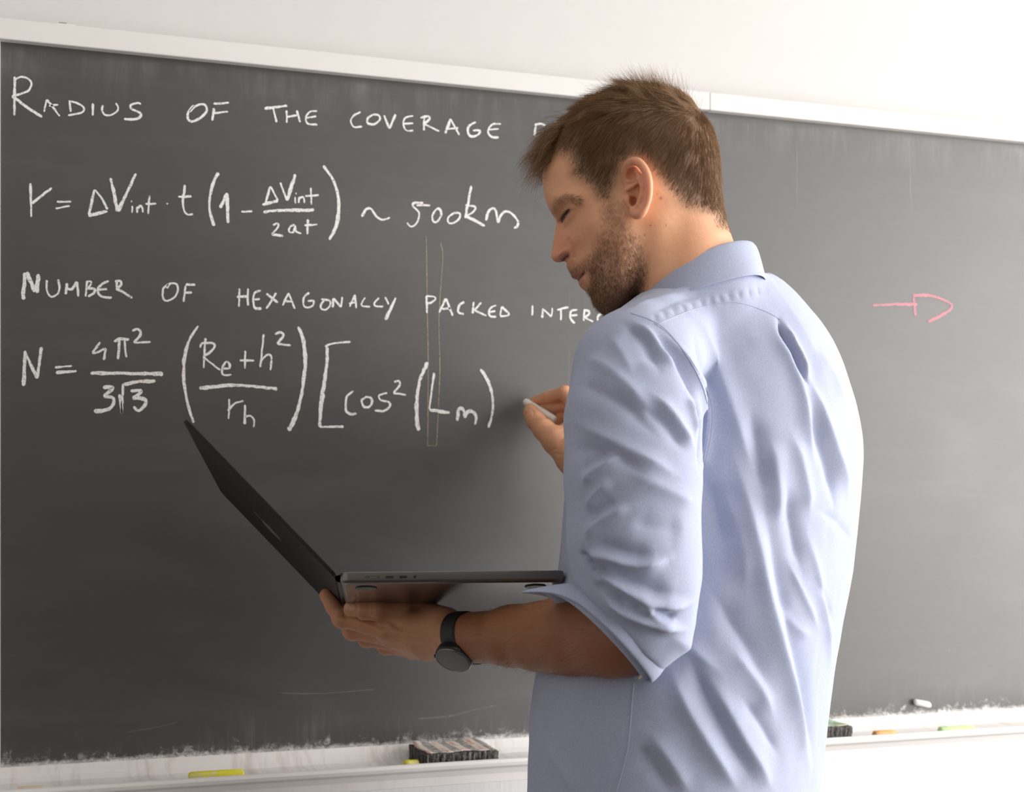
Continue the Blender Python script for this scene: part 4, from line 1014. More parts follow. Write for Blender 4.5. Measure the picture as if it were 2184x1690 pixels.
def foot(s):
    b = HIPQ + T_L * .115 * s - T_F * (.01 if s > 0 else -.05); b[2] = GZ
    ax, p = grid(b - np.array([.27, .27, .012]), b + np.array([.27, .27, .13]), .006)
    d = chain(p, [(b - T_F * .05 + np.array([0, 0, .042]), .038), (b + T_F * .08 + np.array([0, 0, .038]), .040), (b + T_F * .17 + np.array([0, 0, .030]), .028)], .02)
    d = smin(d, cone(p, b + np.array([0, 0, .05]), b + np.array([0, 0, .10]), .042, .045), .02)
    d = smax(d, f32(GZ + .001) - p[2], .004)
    d = smax(d, p[2] - f32(GZ + .105), .004)
    return surface_nets(d, ax, .006)
# ------------------------------------------------------------------ assemble the person
def orient(V, Fq):
    c = V.mean(0); v0, v1, v2, v3 = (V[Fq[:, i]] - c for i in range(4))
    vol = np.sum(np.einsum('ij,ij->i', v0, np.cross(v1, v2)) + np.einsum('ij,ij->i', v0, np.cross(v2, v3)))
    return Fq if vol > 0 else Fq[:, ::-1]
PERSON_LOC = W(np.array([HIPQ[0], HIPQ[1], GZ])[None])[0]
person = tag(empty('person', PERSON_LOC), 'man in a light blue shirt writing on the blackboard and carrying an open laptop', 'person')

# hair and beard regions in profile pixels
HAIR_R = [(1165,331),(1188,318),(1211,327),(1222,350),(1219,365),(1240,380),(1265,396),(1277,419),(1300,418),(1312,398),(1322,372),(1331,352),(1358,338),(1384,350),(1402,372),(1419,388),(1438,408),(1458,431),(1477,437),(1505,442),(1523,448),(1532,470),(1560,470),(1580,300),(1500,170),(1350,150),(1200,200),(1140,300)]
BEARD_R = [(1283,420),(1300,418),(1314,440),(1330,470),(1345,492),(1368,520),(1378,560),(1375,610),(1330,665),(1285,680),(1255,640),(1252,622),(1246,612),(1254,603),(1259,592),(1251,580),(1240,573),(1228,575),(1218,577),(1207,572),(1209,563),(1222,560),(1236,563),(1252,556),(1270,540),(1282,515),(1290,480),(1288,445)]
hair_poly = HXP(HAIR_R, .066); beard_poly = HXP(BEARD_R, .045)
def soft(a, u, poly, w):
    d, i = seg_dist2d(a, u, poly, True); d = np.where(i, d, -d)
    return np.clip(d / w * .5 + .5, 0, 1)
hair_m = soft(hb, hu, hair_poly, .010)
beard_m = soft(hb, hu, beard_poly, .007)
brow_d = np.minimum(seg_dist2d(hb, hu, HXP([(1174,438),(1186,427),(1204,424),(1222,428),(1236,433)], .048)), 9)
brow_m = np.exp(-(brow_d / .0042)**2) * .5
lip_m = np.exp(-(np.minimum(seg_dist2d(hb, hu, HXP([(1217,589),(1226,589),(1238,587)], .016)), seg_dist2d(hb, hu, HXP([(1234,603),(1240,598)], .016))) / .0042)**2)
red_m = np.clip(np.exp(-(((hb - HX(1195,535,.01)[0]) / .018)**2 + ((hu - HX(1195,535,.01)[1]) / .026)**2)) * .9
      + np.where(hl > .0765, .55, 0) * np.exp(-(((hb - HX(1360,405,.08)[0]) / .03)**2)) + .4 * np.exp(-(((hb - HX(1250,500,.05)[0]) / .03)**2 + ((hu - HX(1250,500,.05)[1]) / .03)**2)), 0, 1)
spot = np.zeros(len(hb))
for x, y, r, lat in ((1410,426,2.4,.062),(1402,418,1.2,.062),(1388,484,1.6,.060),(1376,503,1.6,.060),(1421,482,1.2,.060),(1300,655,1,.04)):
    a_, u_ = HX(x, y, lat); spot = np.maximum(spot, np.exp(-(((hb - a_)**2 + (hu - u_)**2) / (r / 1895)**2)))
mouth_m = np.exp(-(seg_dist2d(hb, hu, HXP([(1230,594),(1238,590),(1245,584)], .022)) / .0012)**2) * .8
slit_m = np.exp(-(seg_dist2d(hb, hu, HXP([(1194,463),(1204,457),(1214,452)], .038)) / .0016)**2)
nost_m = np.exp(-(seg_dist2d(hb, hu, HXP([(1197,551),(1204,546),(1211,545)], .018)) / .0015)**2) * .8

parts = [(HEADQ, Fq_h), (VL, FqL), (VR, FqR), (VT, FqT)]
Vb, Fb, off = [], [], 0
for V, Fq in parts:
    Vb.append(W(V)); Fb.append(orient(V, Fq) + off); off += len(V)
nh = len(HEADQ); nall = off
def cat(m): return np.concatenate([m, np.zeros(nall - nh)])
body = mesh_obj('body', np.concatenate(Vb), np.concatenate(Fb), None, person)
def attr(o, name, v):
    a = o.data.attributes.new(name, 'FLOAT', 'POINT'); a.data.foreach_set('value', np.ascontiguousarray(v, dtype=f32))
attr(body, 'hair', cat(hair_m)); attr(body, 'beard', cat(np.maximum(beard_m, 0))); attr(body, 'brow', cat(brow_m))
attr(body, 'red', np.concatenate([red_m, np.zeros(nall - nh)])); attr(body, 'lip', cat(lip_m)); attr(body, 'spot', cat(spot)); attr(body, 'dark', cat(np.clip(mouth_m + slit_m + nost_m, 0, 1)))
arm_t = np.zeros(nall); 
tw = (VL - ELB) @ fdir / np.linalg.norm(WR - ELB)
arm_shade = np.concatenate([np.zeros(nh), 1 - .40 * np.clip((tw - .9) / .15, 0, 1), .25 * np.ones(len(VR)), np.zeros(len(VT))])
attr(body, 'arm', arm_shade)
def nail(V, N, x, y, rx, ry, ang):
    d = V[:, 1]; px = 1092 + FPX * V[:, 0] / d - x; py = HOR - FPX * V[:, 2] / d - y
    c_, s_ = math.cos(ang), math.sin(ang); e = ((px * c_ + py * s_) / rx)**2 + ((-px * s_ + py * c_) / ry)**2
    return np.clip((1.15 - e) / .3, 0, 1) * (N[:, 1] < -.1)
NLv = vnormals(VL, orient(VL, FqL)); NRv = vnormals(VR, orient(VR, FqR))
attr(body, 'nail', np.concatenate([np.zeros(nh), nail(VL, NLv, 747, 1295, 11, 8, 0), nail(VR, NRv, 1132, 874, 5, 8, .2), np.zeros(len(VT))]))
sk = Mat('skin', (.5, .3, .22), .5)
sv = sk.coord()
def at(name):
    n = sk.node('ShaderNodeAttribute', attribute_name=name); return n.outputs['Fac']
n1 = sk.noise(sv, 38, 4, .6); n2 = sk.noise(sv, 210, 3, .6); n3 = sk.noise(sv, 700, 2, .6)
c = sk.mix(sk.val(n1, .35, .68), (.84, .435, .25), (.88, .47, .275))
c = sk.mix(sk.val(n2, .45, .75, 0, .35), c, (.76, .36, .22))
c = sk.mix(sk.math('MULTIPLY', at('red'), .62), c, (.80, .30, .20))
c = sk.mix(sk.math('MULTIPLY', at('arm'), .95), c, (.30, .118, .055))  # arms painted darker than the face: their shade is put into the skin colour
c = sk.mix(sk.math('MULTIPLY', at('lip'), .75), c, (.52, .20, .175))
c = sk.mix(sk.math('MULTIPLY', at('beard'), sk.val(n2, .35, .7, .18, .62)), c, (.20, .115, .075))
c = sk.mix(sk.math('MULTIPLY', at('brow'), .7), c, (.26, .15, .09))
c = sk.mix(sk.math('MULTIPLY', at('hair'), .92), c, (.17, .095, .052))
c = sk.mix(at('spot'), c, (.42, .12, .09))
c = sk.mix(sk.math('MULTIPLY', at('nail'), .6), c, (.66, .40, .30))
c = sk.mix(at('dark'), c, (.09, .04, .03))
sk.color(c)
sk.b.inputs['Subsurface Weight'].default_value = .18
sk.b.inputs['Subsurface Radius'].default_value = (1.0, .35, .2)
sk.b.inputs['Subsurface Scale'].default_value = .012
sk.ln(sk.val(n2, .3, .7, .42, .58), sk.b.inputs['Roughness'])
sk.b.inputs['Specular IOR Level'].default_value = .42
sk.bump(sk.math('ADD', sk.math('MULTIPLY', n3, .5), n2), .16, .0012)
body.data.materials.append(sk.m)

# eye
M_EYE = Mat('eye_white', (.72, .66, .62), .2)
tc = M_EYE.node('ShaderNodeTexCoord'); ln_ = M_EYE.node('ShaderNodeVectorMath', operation='DISTANCE')
M_EYE.ln(tc.outputs['Object'], ln_.inputs[0])
def eye(sgn):
    lat = .0250 * sgn
    a, u = HX(1220, 452, .0320)
    q = HO + E_B * a + np.array([0, 0, u]) + E_L * lat
    bm = bmesh.new(); bmesh.ops.create_uvsphere(bm, u_segments=24, v_segments=16, radius=.0105)
    o = bm_obj('eye', bm, M_EYE.m, None, smooth=True)
    o.location = W(q[None])[0]; 
    return o, q
for sg in (1, -1):
    o, q = eye(sg)
    loc = Vector(o.location); o.parent = person; o.matrix_parent_inverse = Matrix.Translation(-Vector(person.location)); o.location = loc
look = np.array([-.90, .25, -.36]); look /= np.linalg.norm(look)
lw = look[0] * RT + look[1] * FW + look[2] * UP
ln_.inputs[1].default_value = tuple(lw * .0105)
M_EYE.color(M_EYE.ramp(ln_.outputs['Value'], [(.0022, (.01, .01, .01)), (.0026, (.05, .05, .045)), (.0055, (.07, .085, .08)), (.0060, (.70, .62, .58))]))

# ------------------------------------------------------------------ hair: ribbon-thin strands rooted on the scalp
head_tree = BVHTree.FromPolygons([tuple(v) for v in HEADQ], [tuple(int(i) for i in f) for f in Fq_h])
Nh = vnormals(HEADQ, orient(HEADQ, Fq_h))
rg_ = np.random.RandomState(11)
fc = HEADQ[Fq_h].mean(1); fn = Nh[Fq_h].mean(1); fn /= np.linalg.norm(fn, axis=1)[:, None]
farea = .5 * np.linalg.norm(np.cross(HEADQ[Fq_h[:, 2]] - HEADQ[Fq_h[:, 0]], HEADQ[Fq_h[:, 3]] - HEADQ[Fq_h[:, 1]]), axis=1)
fb, fl, fu = hb[Fq_h].mean(1), hl[Fq_h].mean(1), hu[Fq_h].mean(1)
def roots(mask, n):
    p = farea * mask; p /= p.sum(); i = rg_.choice(len(p), n, p=p)
    w = rg_.dirichlet(np.ones(4), n)
    return np.einsum('ij,ijk->ik', w, HEADQ[Fq_h[i]]), fn[i], i
def strands(name, root, N, D0, L, seg, r0, bend, mat, parent, clump=0, seed=1, jitter=.15, tipw=.15):
    """root (n,3), N surface normal, D0 growth direction, L length; each strand is a three sided sliver"""
    n = len(root); rr = np.random.RandomState(seed)
    d = D0 + rr.normal(size=(n, 3)) * jitter; d /= np.linalg.norm(d, axis=1)[:, None]
    pts = [root.copy()]; cur = root.copy()
    for k in range(seg):
        t = (k + 1) / seg
        dd_ = d + bend(t, n, rr); dd_ /= np.linalg.norm(dd_, axis=1)[:, None]
        cur = cur + dd_ * (L / seg)[:, None]; pts.append(cur)
    pts = np.stack(pts, 1)                                         # n, seg+1, 3
    tan = np.gradient(pts, axis=1); tan /= np.linalg.norm(tan, axis=2)[:, :, None] + 1e-12
    ref = np.cross(tan, N[:, None, :] + 1e-3); ref /= np.linalg.norm(ref, axis=2)[:, :, None] + 1e-9
    oth = np.cross(tan, ref)
    wd = (r0[:, None] * np.linspace(1, tipw, seg + 1)[None])[:, :, None]
    rings = np.stack([pts + wd * (math.cos(a) * ref + math.sin(a) * oth) for a in (0.5, 2.6, 4.7)], 2)   # n, seg+1, 3, 3
    V = rings.reshape(-1, 3)
    base = (np.arange(n) * (seg + 1) * 3)[:, None, None]
    k = (np.arange(seg) * 3)[None, :, None]; j = np.arange(3)[None, None, :]; j2 = (j + 1) % 3
    Fq = np.stack(np.broadcast_arrays(base + k + j, base + k + j2, base + k + 3 + j2, base + k + 3 + j), -1).reshape(-1, 4)
    o = mesh_obj(name, W(V), Fq, mat, parent, smooth=True)
    tone = np.repeat(rr.uniform(0, 1, n), (seg + 1) * 3)
    attr(o, 'tone', tone)
    return o
def M_hair(name, dark, light, rough=.42):
    m = Mat(name, dark, rough)
    t = m.node('ShaderNodeAttribute', attribute_name='tone').outputs['Fac']
    m.color(m.mix(t, dark, light)); m.b.inputs['Specular IOR Level'].default_value = .28
    return m.m
M_HAIR = M_hair('brown_hair', (.125, .064, .029), (.36, .20, .092))
M_BEARD = M_hair('brown_stubble', (.060, .034, .020), (.21, .12, .068), .5)
up3 = np.array([0, 0, 1.0]); fwd3 = -E_B
hmask = soft(fb, fu, hair_poly, .006)
hmask = hmask * (hmask > .35)
def hair_dir(root, N, i):
    a, l, u = fb[i], fl[i], fu[i]
    # crown whorl near the back of the top; hair runs forward from it on top, down at sides and back
    ca, cu = HX(1470, 235, 0)
    top = np.clip((u - .055) / .055, 0, 1)
    back = np.clip((a - .045) / .04, 0, 1)
    dirv = top[:, None] * (fwd3 * (1 - back[:, None]) + up3 * .10 + (-E_L) * 0) + (1 - top)[:, None] * (-up3 * (.85) + fwd3 * (.45 - .75 * back)[:, None])
    dirv = dirv + back[:, None] * (-up3 * .5)
    dirv = dirv - N * np.sum(dirv * N, 1)[:, None] * .95
    dirv /= np.linalg.norm(dirv, axis=1)[:, None] + 1e-9
    lift = .16 + .50 * top
    D = dirv + N * lift[:, None]
    dist, ins_ = seg_dist2d(a, u, hair_poly, True); fade = np.clip(dist / .045, 0, 1)
    frontness = np.clip((-a - .05) / .05, 0, 1)
    L = .0028 + .017 * fade * (1 - .35 * back) + .024 * top * (1 - .55 * back)
    L = np.where(frontness > 0, np.maximum(L * (1 - .45 * frontness * (1 - top)), (.006 + .036 * frontness) * top), L)
    return D, L, top, frontness
root, N, i = roots(hmask, 50000)
D, L, top, fr_ness = hair_dir(root, N, i)
L = L * rg_.uniform(.7, 1.15, len(L))
cl = rg_.normal(size=(400, 3)) * .40
cell = (np.floor(fb[i] / .011) * 7 + np.floor(fl[i] / .009) * 13 + np.floor(fu[i] / .014) * 29).astype(int) % 400
D = D + cl[cell] * (.15 + .85 * top)[:, None]
def bend_h(t, n, rr): return (fwd3 * .25 * t - up3 * .20 * t) * top[:, None] + (-N * .22 * t)
strands('hair', root, N, D, L, 5, .00013 + .00006 * top, bend_h, M_HAIR, person, seed=3, jitter=.12)
# fringe that hangs over the forehead
m2 = np.exp(-(((fb - HX(1185,300,0)[0]) / .018)**2 + ((fu - HX(1185,300,0)[1]) / .022)**2)) * (np.abs(fl) < .036) * (fn @ fwd3 > -.2)
root, N, i = roots(m2, 1900)
D = fwd3 * .75 - up3 * .55 + N * .55 + np.sign(fl[i])[:, None] * E_L * .1
cell = (np.floor(fl[i] / .008) * 13 + np.floor(fu[i] / .012) * 29).astype(int) % 400
D = D + cl[cell] * .75
Lf = rg_.uniform(.022, .046, len(root))
strands('fringe', root, N, D, Lf, 6, np.full(len(root), .0002), lambda t, n, rr: -up3 * 1.1 * t * t + N * 0 - fwd3 * .25 * t, M_HAIR, person, seed=5, jitter=.14)
# tuft that stands up on the crown
m3 = np.exp(-(((fb - HX(1395,190,0)[0]) / .025)**2 + ((fl + .005) / .035)**2)) * (fu > .07)
root, N, i = roots(m3, 1500)
D = N * 1.0 + fwd3 * .55 + cl[rg_.randint(0, 400, len(root))] * .8
strands('crown_tuft', root, N, D, rg_.uniform(.014, .034, len(root)), 5, np.full(len(root), .00014), lambda t, n, rr: fwd3 * .4 * t + up3 * .1, M_HAIR, person, seed=6, jitter=.22)
# stubble, eyebrows, lashes
bm_ = soft(fb, fu, beard_poly, .004)
root, N, i = roots(bm_ * (.16 + .84 * np.clip((HX(1300,500,.05)[1] - fu) / .045, 0, 1)), 16000)
D = N * .36 - up3 * .7 - fwd3 * .15
Lb = rg_.uniform(.0022, .0062, len(root)) * np.where((fb[i] < HX(1258,590,.03)[0]) & (fu[i] > HX(1240,606,.03)[1]), .42, 1.0)
strands('beard', root, N, D, Lb, 3, np.full(len(root), .000085), lambda t, n, rr: -up3 * .3 * t, M_BEARD, person, seed=8, jitter=.30)
bd_ = seg_dist2d(fb, fu, HXP([(1174,438),(1186,427),(1204,424),(1222,428),(1238,434)], .048))
root, N, i = roots(np.exp(-(bd_ / .0030)**2) * (fb < HX(1240,430,.05)[0]), 900)
strands('eyebrow', root, N, N * .35 + E_B * .8 + up3 * .1, rg_.uniform(.004, .009, len(root)), 3, np.full(len(root), .00012), lambda t, n, rr: -up3 * .3 * t, M_hair('eyebrow_hair', (.16, .09, .05), (.42, .27, .15)), person, seed=9, jitter=.2)
ld = seg_dist2d(fb, fu, HXP([(1195,459),(1204,454),(1215,450)], .040))
for sd in (1, -1):
  root, N, i = roots(np.exp(-(ld / .0009)**2) * (fl * sd > 0), 90)
  strands('eyelashes', root, N, N * .5 + fwd3 * .8 - up3 * .45, rg_.uniform(.005, .008, len(root)), 3, np.full(len(root), .00011), lambda t, n, rr: up3 * .25 * t, M_hair('lash_hair', (.04, .025, .015), (.08, .05, .03)), person, seed=10, jitter=.14)
# forearm hair
NL = vnormals(VL, orient(VL, FqL))
tt = (VL - ELB) @ fdir / np.linalg.norm(WR - ELB)
hm = ((tt > .12) & (tt < .93)).astype(float)
ia = rg_.choice(len(VL), 2300, p=hm / hm.sum())
strands('arm_hair', VL[ia], NL[ia], NL[ia] * .42 + fdir * .75 - up3 * .2, rg_.uniform(.005, .013, len(ia)), 3, np.full(len(ia), .00007), lambda t, n, rr: fdir * .3 * t, M_hair('arm_hair_brown', (.10, .055, .03), (.30, .18, .10)), person, seed=12, jitter=.25)

# ------------------------------------------------------------------ clothes
def cloth_mat(name, c1, c2):
    m = Mat(name, c1, .85)
    v = m.coord()
    nz = m.noise(v, 620, 2, .6); nb = m.noise(m.coord(scale=(1, 1, .4)), 9, 4, .6)
    t = nz
    m.color(m.mix(m.val(t, .3, .7), c1, c2))
    m.b.inputs['Sheen Weight'].default_value = .12; m.b.inputs['Sheen Roughness'].default_value = .5
    m.b.inputs['Specular IOR Level'].default_value = .2
    m.bump(m.math('ADD', m.math('MULTIPLY', t, .35), nb), .22, .0016)
    return m.m
M_SHIRT = cloth_mat('light_blue_oxford_cloth', (.39, .43, .585), (.47, .51, .665))
shirt = mesh_obj('shirt', W(VS), orient(VS, FqS), M_SHIRT, person)
# collar: stand and fall around the neck, higher at the nape
NLf = np.array([-.475, -.88, 0])
def collar_ring(r_b, r_l, drop0, n=72, a0=-2.75, a1=2.75, tilt=1.0, seed=0, wob=.0):
    out = []
    for k in range(n + 1):
        a = a0 + (a1 - a0) * k / n
        b, l = math.cos(a), math.sin(a)
        fwd = (1 - b) * .5
        z = (.034 * b - .006 - .012 * fwd**2) * tilt
        w = wob * math.sin(5 * a + seed) 
        out.append(CQ + NB * (r_b * b + w) + NLf * (r_l * l) + np.array([0, 0, z - drop0 * (1 - .12 * fwd) + w * .5]))
    return out
def loft(name, rings, mat, parent, thick=.0012, closed=False, sub=1):
    n = len(rings[0]); V = [p for r in rings for p in r]; Fc = []
    for i in range(len(rings) - 1):
        for j in range(n if closed else n - 1):
            a, b = i * n + j, i * n + (j + 1) % n
            Fc.append((a, b, b + n, a + n))
    o = mesh_obj(name, W(np.array(V)), Fc, mat, parent)
    if thick:
        s = o.modifiers.new('solid', 'SOLIDIFY'); s.thickness = thick; s.offset = 0
    if sub:
        s = o.modifiers.new('sub', 'SUBSURF'); s.levels = sub; s.render_levels = sub
    return o
loft('collar', [collar_ring(.0670, .0670, .038), collar_ring(.0665, .0665, .020), collar_ring(.0675, .0675, .004), collar_ring(.0700, .0695, -.0020), collar_ring(.0735, .0730, .0010),
     collar_ring(.0775, .0768, .0120, wob=.0006), collar_ring(.0815, .0808, .0250, wob=.0012), collar_ring(.0850, .0842, .0375, wob=.0018), collar_ring(.0860, .0852, .0400, wob=.0018)], M_SHIRT, shirt, .0016)
# seams: thin raised ribs laid on the cloth
def seam(name, px, r, mat, parent, sink=.1):
    q = []
    for x, y in catmull(np.array(px, float), 10):
        rr_ = Vector(Q(x, y, 1.0)).normalized(); h = TREE_S.ray_cast(Vector((0, 0, 0)), rr_)
        if h[0] is not None:
            nn = np.array(h[1]); 
            if nn @ np.array(rr_) > 0: nn = -nn
            q.append(np.array(h[0]) + nn * r * sink)
    q = np.array(q); q = np.vstack([q[:1], (q[:-2] + q[1:-1] + q[2:]) / 3, q[-1:]])
    tan = np.gradient(q, axis=0); tan /= np.linalg.norm(tan, axis=1)[:, None] + 1e-9
    ref = np.cross(tan, np.array([0, 1.0, 0])); ref /= np.linalg.norm(ref, axis=1)[:, None] + 1e-9; oth = np.cross(tan, ref)
    rings = [[q[i] + r * (math.cos(a) * ref[i] + math.sin(a) * oth[i]) for a in np.linspace(0, 2 * math.pi, 8, endpoint=False)] for i in range(len(q))]
    return loft(name, rings, mat, parent, 0, True, 0)
seam('yoke_seam', [(1402,693),(1430,680),(1475,662),(1520,650),(1565,645),(1600,652),(1640,668),(1664,682)], .00055, M_SHIRT, shirt)
seam('armhole_seam', [(1345,668),(1385,682),(1418,702),(1455,745),(1488,800),(1508,860),(1507,920),(1496,985)], .00055, M_SHIRT, shirt)
seam('armhole_seam', [(1395,690),(1425,712),(1468,760),(1500,815),(1518,870),(1516,930),(1502,1000)], .00045, M_SHIRT, shirt)
seam('side_seam', [(1352,1455),(1348,1500),(1344,1550),(1338,1600),(1326,1650),(1315,1689)], .0006, M_SHIRT, shirt)
# rolled cuff around the forearm: inner turn and the flared outer turn with its long corner
def cring(c, ax_u, ax_v, ru, rv, n=64, fn=None):
    out = []
    for k in range(n):
        a = 2 * math.pi * k / n
        p = c + ax_u * ru * math.cos(a) + ax_v * rv * math.sin(a)
        if fn is not None: p = p + fn(a)
        out.append(p)
    return out
cu = np.array([-.70, 0, .714]); cv = np.array([.10, -.99, .10]); cv /= np.linalg.norm(cv)
def flare(s):
    def f(a):
        k = math.exp(-((((a + math.pi) % (2 * math.pi)) - math.pi) / .55)**2)      # the corner at the upper left
        return np.array([-.034, -.012, -.008]) * k * s + cv * .0012 * math.sin(5 * a) * s
    return f
sh = lambda t: C0 + np.array([.7, -.12, .30]) * t
cuff = loft('cuff', [cring(C0 + np.array([.03, 0, .012]), cu, cv, .050, .044), cring(C0, cu, cv, .0650, .0620, fn=flare(.25)), cring(C0 + np.array([.002, 0, .001]), cu, cv, .0668, .0640, fn=flare(.3)), cring(sh(.018), cu, cv, .0655, .0640, fn=flare(.15)), cring(sh(.036), cu, cv, .061, .060)],
     M_SHIRT, shirt, .0018, True, 1)
loft('cuff_turn_up', [cring(sh(.046), cu, cv, .0590, .0590), cring(sh(.026), cu, cv, .0685, .0660, fn=flare(.35)), cring(sh(.014), cu, cv, .0715, .0690, fn=flare(.85)), cring(sh(.009), cu, cv, .0722, .0698, fn=flare(1.0)), cring(sh(.0085), cu, cv, .0705, .0680, fn=flare(.95)), cring(sh(.020), cu, cv, .0665, .0650, fn=flare(.5))],
     M_SHIRT, shirt, .0012, True, 1)
bq = Q(1368, 1440, 1.452)
bm = bmesh.new(); bmesh.ops.create_cone(bm, cap_ends=True, segments=20, radius1=.0050, radius2=.0050, depth=.0022)
bo = bm_obj('button', bm, Mat('cream_button', (.75, .62, .42), .35).m, None, smooth=False, bevel=.0006)
bo.rotation_euler = Vector(.8 * RT + .0 * FW - .5 * UP).to_track_quat('Z', 'Y').to_euler()
bo.location = W(bq[None])[0]
_l = Vector(bo.location); bo.parent = shirt
M_TROU = cloth_mat('dark_navy_trousers', (.035, .04, .055), (.05, .055, .07))
mesh_obj('trousers', W(VG), orient(VG, FqG), M_TROU, person)
M_SHOE = Mat('dark_leather', (.04, .03, .025), .4).m
for s in (1, -1):
    V, Fq = foot(s); mesh_obj('shoe', W(V), orient(V, Fq), M_SHOE, person)
# ------------------------------------------------------------------ laptop
def LQ(d, w, n=0.0): return LH + LU * d + LW * w + LN * n
def M_metal(name, col, rough, metal=.85):
    m = Mat(name, col, rough); m.b.inputs['Metallic'].default_value = metal
    m.bump(m.noise(m.coord(), 900, 2), .04, .0005); return m.m
M_GREY = M_metal('space_grey_aluminium', (.20, .185, .175), .34)
M_BOT = M_metal('space_grey_underside', (.24, .225, .225), .16)
M_BLK = Mat('black_rubber', (.012, .012, .012), .45).m
laptop = tag(empty('laptop', W(LQ(LDEP/2, LWID/2)[None])[0]), 'open dark grey laptop carried on the left hand of the man', 'laptop')
def rrect(x0, x1, y0, y1, r, n=6):
    out = []
    for cx, cy, a0 in ((x1 - r, y1 - r, 0), (x0 + r, y1 - r, 90), (x0 + r, y0 + r, 180), (x1 - r, y0 + r, 270)):
        for k in range(n + 1):
            a = math.radians(a0 + 90 * k / n); out.append((cx + r * math.cos(a), cy + r * math.sin(a)))
    return out
def slab(name, outline_fn, levels, mat, parent):
    """levels: list of (inset, height); outline_fn(inset) -> 2D loop; the mapping gives 3D"""
    rings = [[mp(x, y, h) for x, y in outline_fn(i)] for (i, h), mp in levels]
    n = len(rings[0]); V = [p for r in rings for p in r]; Fc = []
    for i in range(len(rings) - 1):
        for j in range(n): Fc.append((i*n + j, i*n + (j+1) % n, (i+1)*n + (j+1) % n, (i+1)*n + j))
    Fc.append(tuple(range(n))[::-1]); Fc.append(tuple((len(rings)-1)*n + j for j in range(n)))
    bm = bmesh.new(); bv = [bm.verts.new(v) for v in W(np.array(V))]
    for f in Fc: bm.faces.new([bv[i] for i in f])
    o = bm_obj(name, bm, mat, parent, smooth=True)
    m = o.modifiers.new('es', 'EDGE_SPLIT'); m.split_angle = math.radians(38)
    return o
mpB = lambda x, y, h: LQ(x, y, h)
outB = lambda i: rrect(i, LDEP - i, i, LWID - i, max(.0095 - i, .002))
T2 = LTH / 2
slab('base', outB, [((.0055, -T2), mpB), ((.0025, -T2 + .0006), mpB), ((.0006, -T2 + .0022), mpB), ((0, -T2 + .0036), mpB), ((0, T2 - .0008), mpB), ((.0006, T2 - .0001), mpB), ((.0014, T2), mpB)], M_GREY, laptop)
slab('bottom_plate', lambda i: rrect(.0055 + i, LDEP - .0055 - i, .0055 + i, LWID - .0055 - i, .008), [((0, -T2 - .0001), mpB), ((0, -T2 - .0004), mpB)], M_BOT, laptop)
for dx, wy in ((.028, .030), (.028, LWID - .030), (LDEP - .030, .030), (LDEP - .030, LWID - .030)):
    ring = [(dx + .0125 * math.cos(a), wy + .0125 * math.sin(a)) for a in np.linspace(0, 2*math.pi, 28, endpoint=False)]
    slab('foot', lambda i, ring=ring, dx=dx, wy=wy: [(dx + (x - dx) * (1 - i * 60), wy + (y - wy) * (1 - i * 60)) for x, y in ring], [((.0035, -T2 - .0019), mpB), ((.0012, -T2 - .0017), mpB), ((0, -T2 - .0004), mpB)], M_BLK, laptop)
# ports on the left side: charging port, two small ports, headphone jack
def port(name, d0, d1, h0, h1, mat, parent, w=-.0002):
    r = (h1 - h0) / 2 * .98
    lp = rrect(d0, d1, h0, h1, r, 5)
    V = [LQ(x, w, y) for x, y in lp] + [LQ(x, .003, y) for x, y in lp]; n = len(lp)
    Fc = [tuple(range(n)), tuple(range(n, 2*n))[::-1]] + [(j, j + n, (j+1) % n + n, (j+1) % n) for j in range(n)]
    bm = bmesh.new(); bv = [bm.verts.new(v) for v in W(np.array(V))]
    for f in Fc: bm.faces.new([bv[i] for i in f])
    return bm_obj(name, bm, mat, parent)
M_HOLE = Mat('port_black', (.006, .006, .006), .6).m
M_PORT = Mat('port_grey', (.075, .07, .066), .4).m
pm = port('charging_port', .0275, .0445, -.0016, .0016, M_PORT, laptop)
for k in range(5): port('contact_pin', .0330 + k * .0015, .0337 + k * .0015, -.0003, .0003, Mat('gold_pin', (.6, .45, .2), .3, Metallic=.9).m if k == 0 else bpy.data.materials['gold_pin'], pm, -.0004)
port('usb_port', .0500, .0587, -.0014, .0014, M_HOLE, laptop); port('usb_port', .0650, .0737, -.0014, .0014, M_HOLE, laptop); port('headphone_jack', .0803, .0837, -.0017, .0017, M_HOLE, laptop)
# tiny engraved word that shows past the wrist
# lid: hinge edge at the back of the base
LDN = -LIDN     # towards the screen
HX0 = LH + LN * (T2 - .004) - LU * .0015
mpL = lambda x, y, h: HX0 + LL * x + LW * y + LDN * h
outL = lambda i: rrect(.0035 + i, LDEP + .0005 - i, i, LWID - i, max(.0095 - i, .002))
slab('lid', outL, [((.0012, -.0046), mpL), ((.0003, -.0044), mpL), ((0, -.0038), mpL), ((0, -.0008), mpL), ((.0006, -.0002), mpL)], M_metal('dark_lid_aluminium', (.032, .030, .029), .5), laptop)
slab('screen', lambda i: rrect(.012 + i, LDEP - .004 - i, .004 + i, LWID - .004 - i, .006), [((0, -.0004), mpL), ((0, .0002), mpL)], Mat('dark_screen_glass', (.02, .02, .022), .08).m, laptop)
# hinge barrel
ax_ = [HX0 + LW * t for t in np.linspace(.02, LWID - .02, 12)]
rings = [[c + .0042 * (math.cos(a) * LL + math.sin(a) * LIDN) for a in np.linspace(0, 2*math.pi, 14, endpoint=False)] for c in ax_]
loft('hinge', rings, M_BLK, laptop, 0, True, 0)
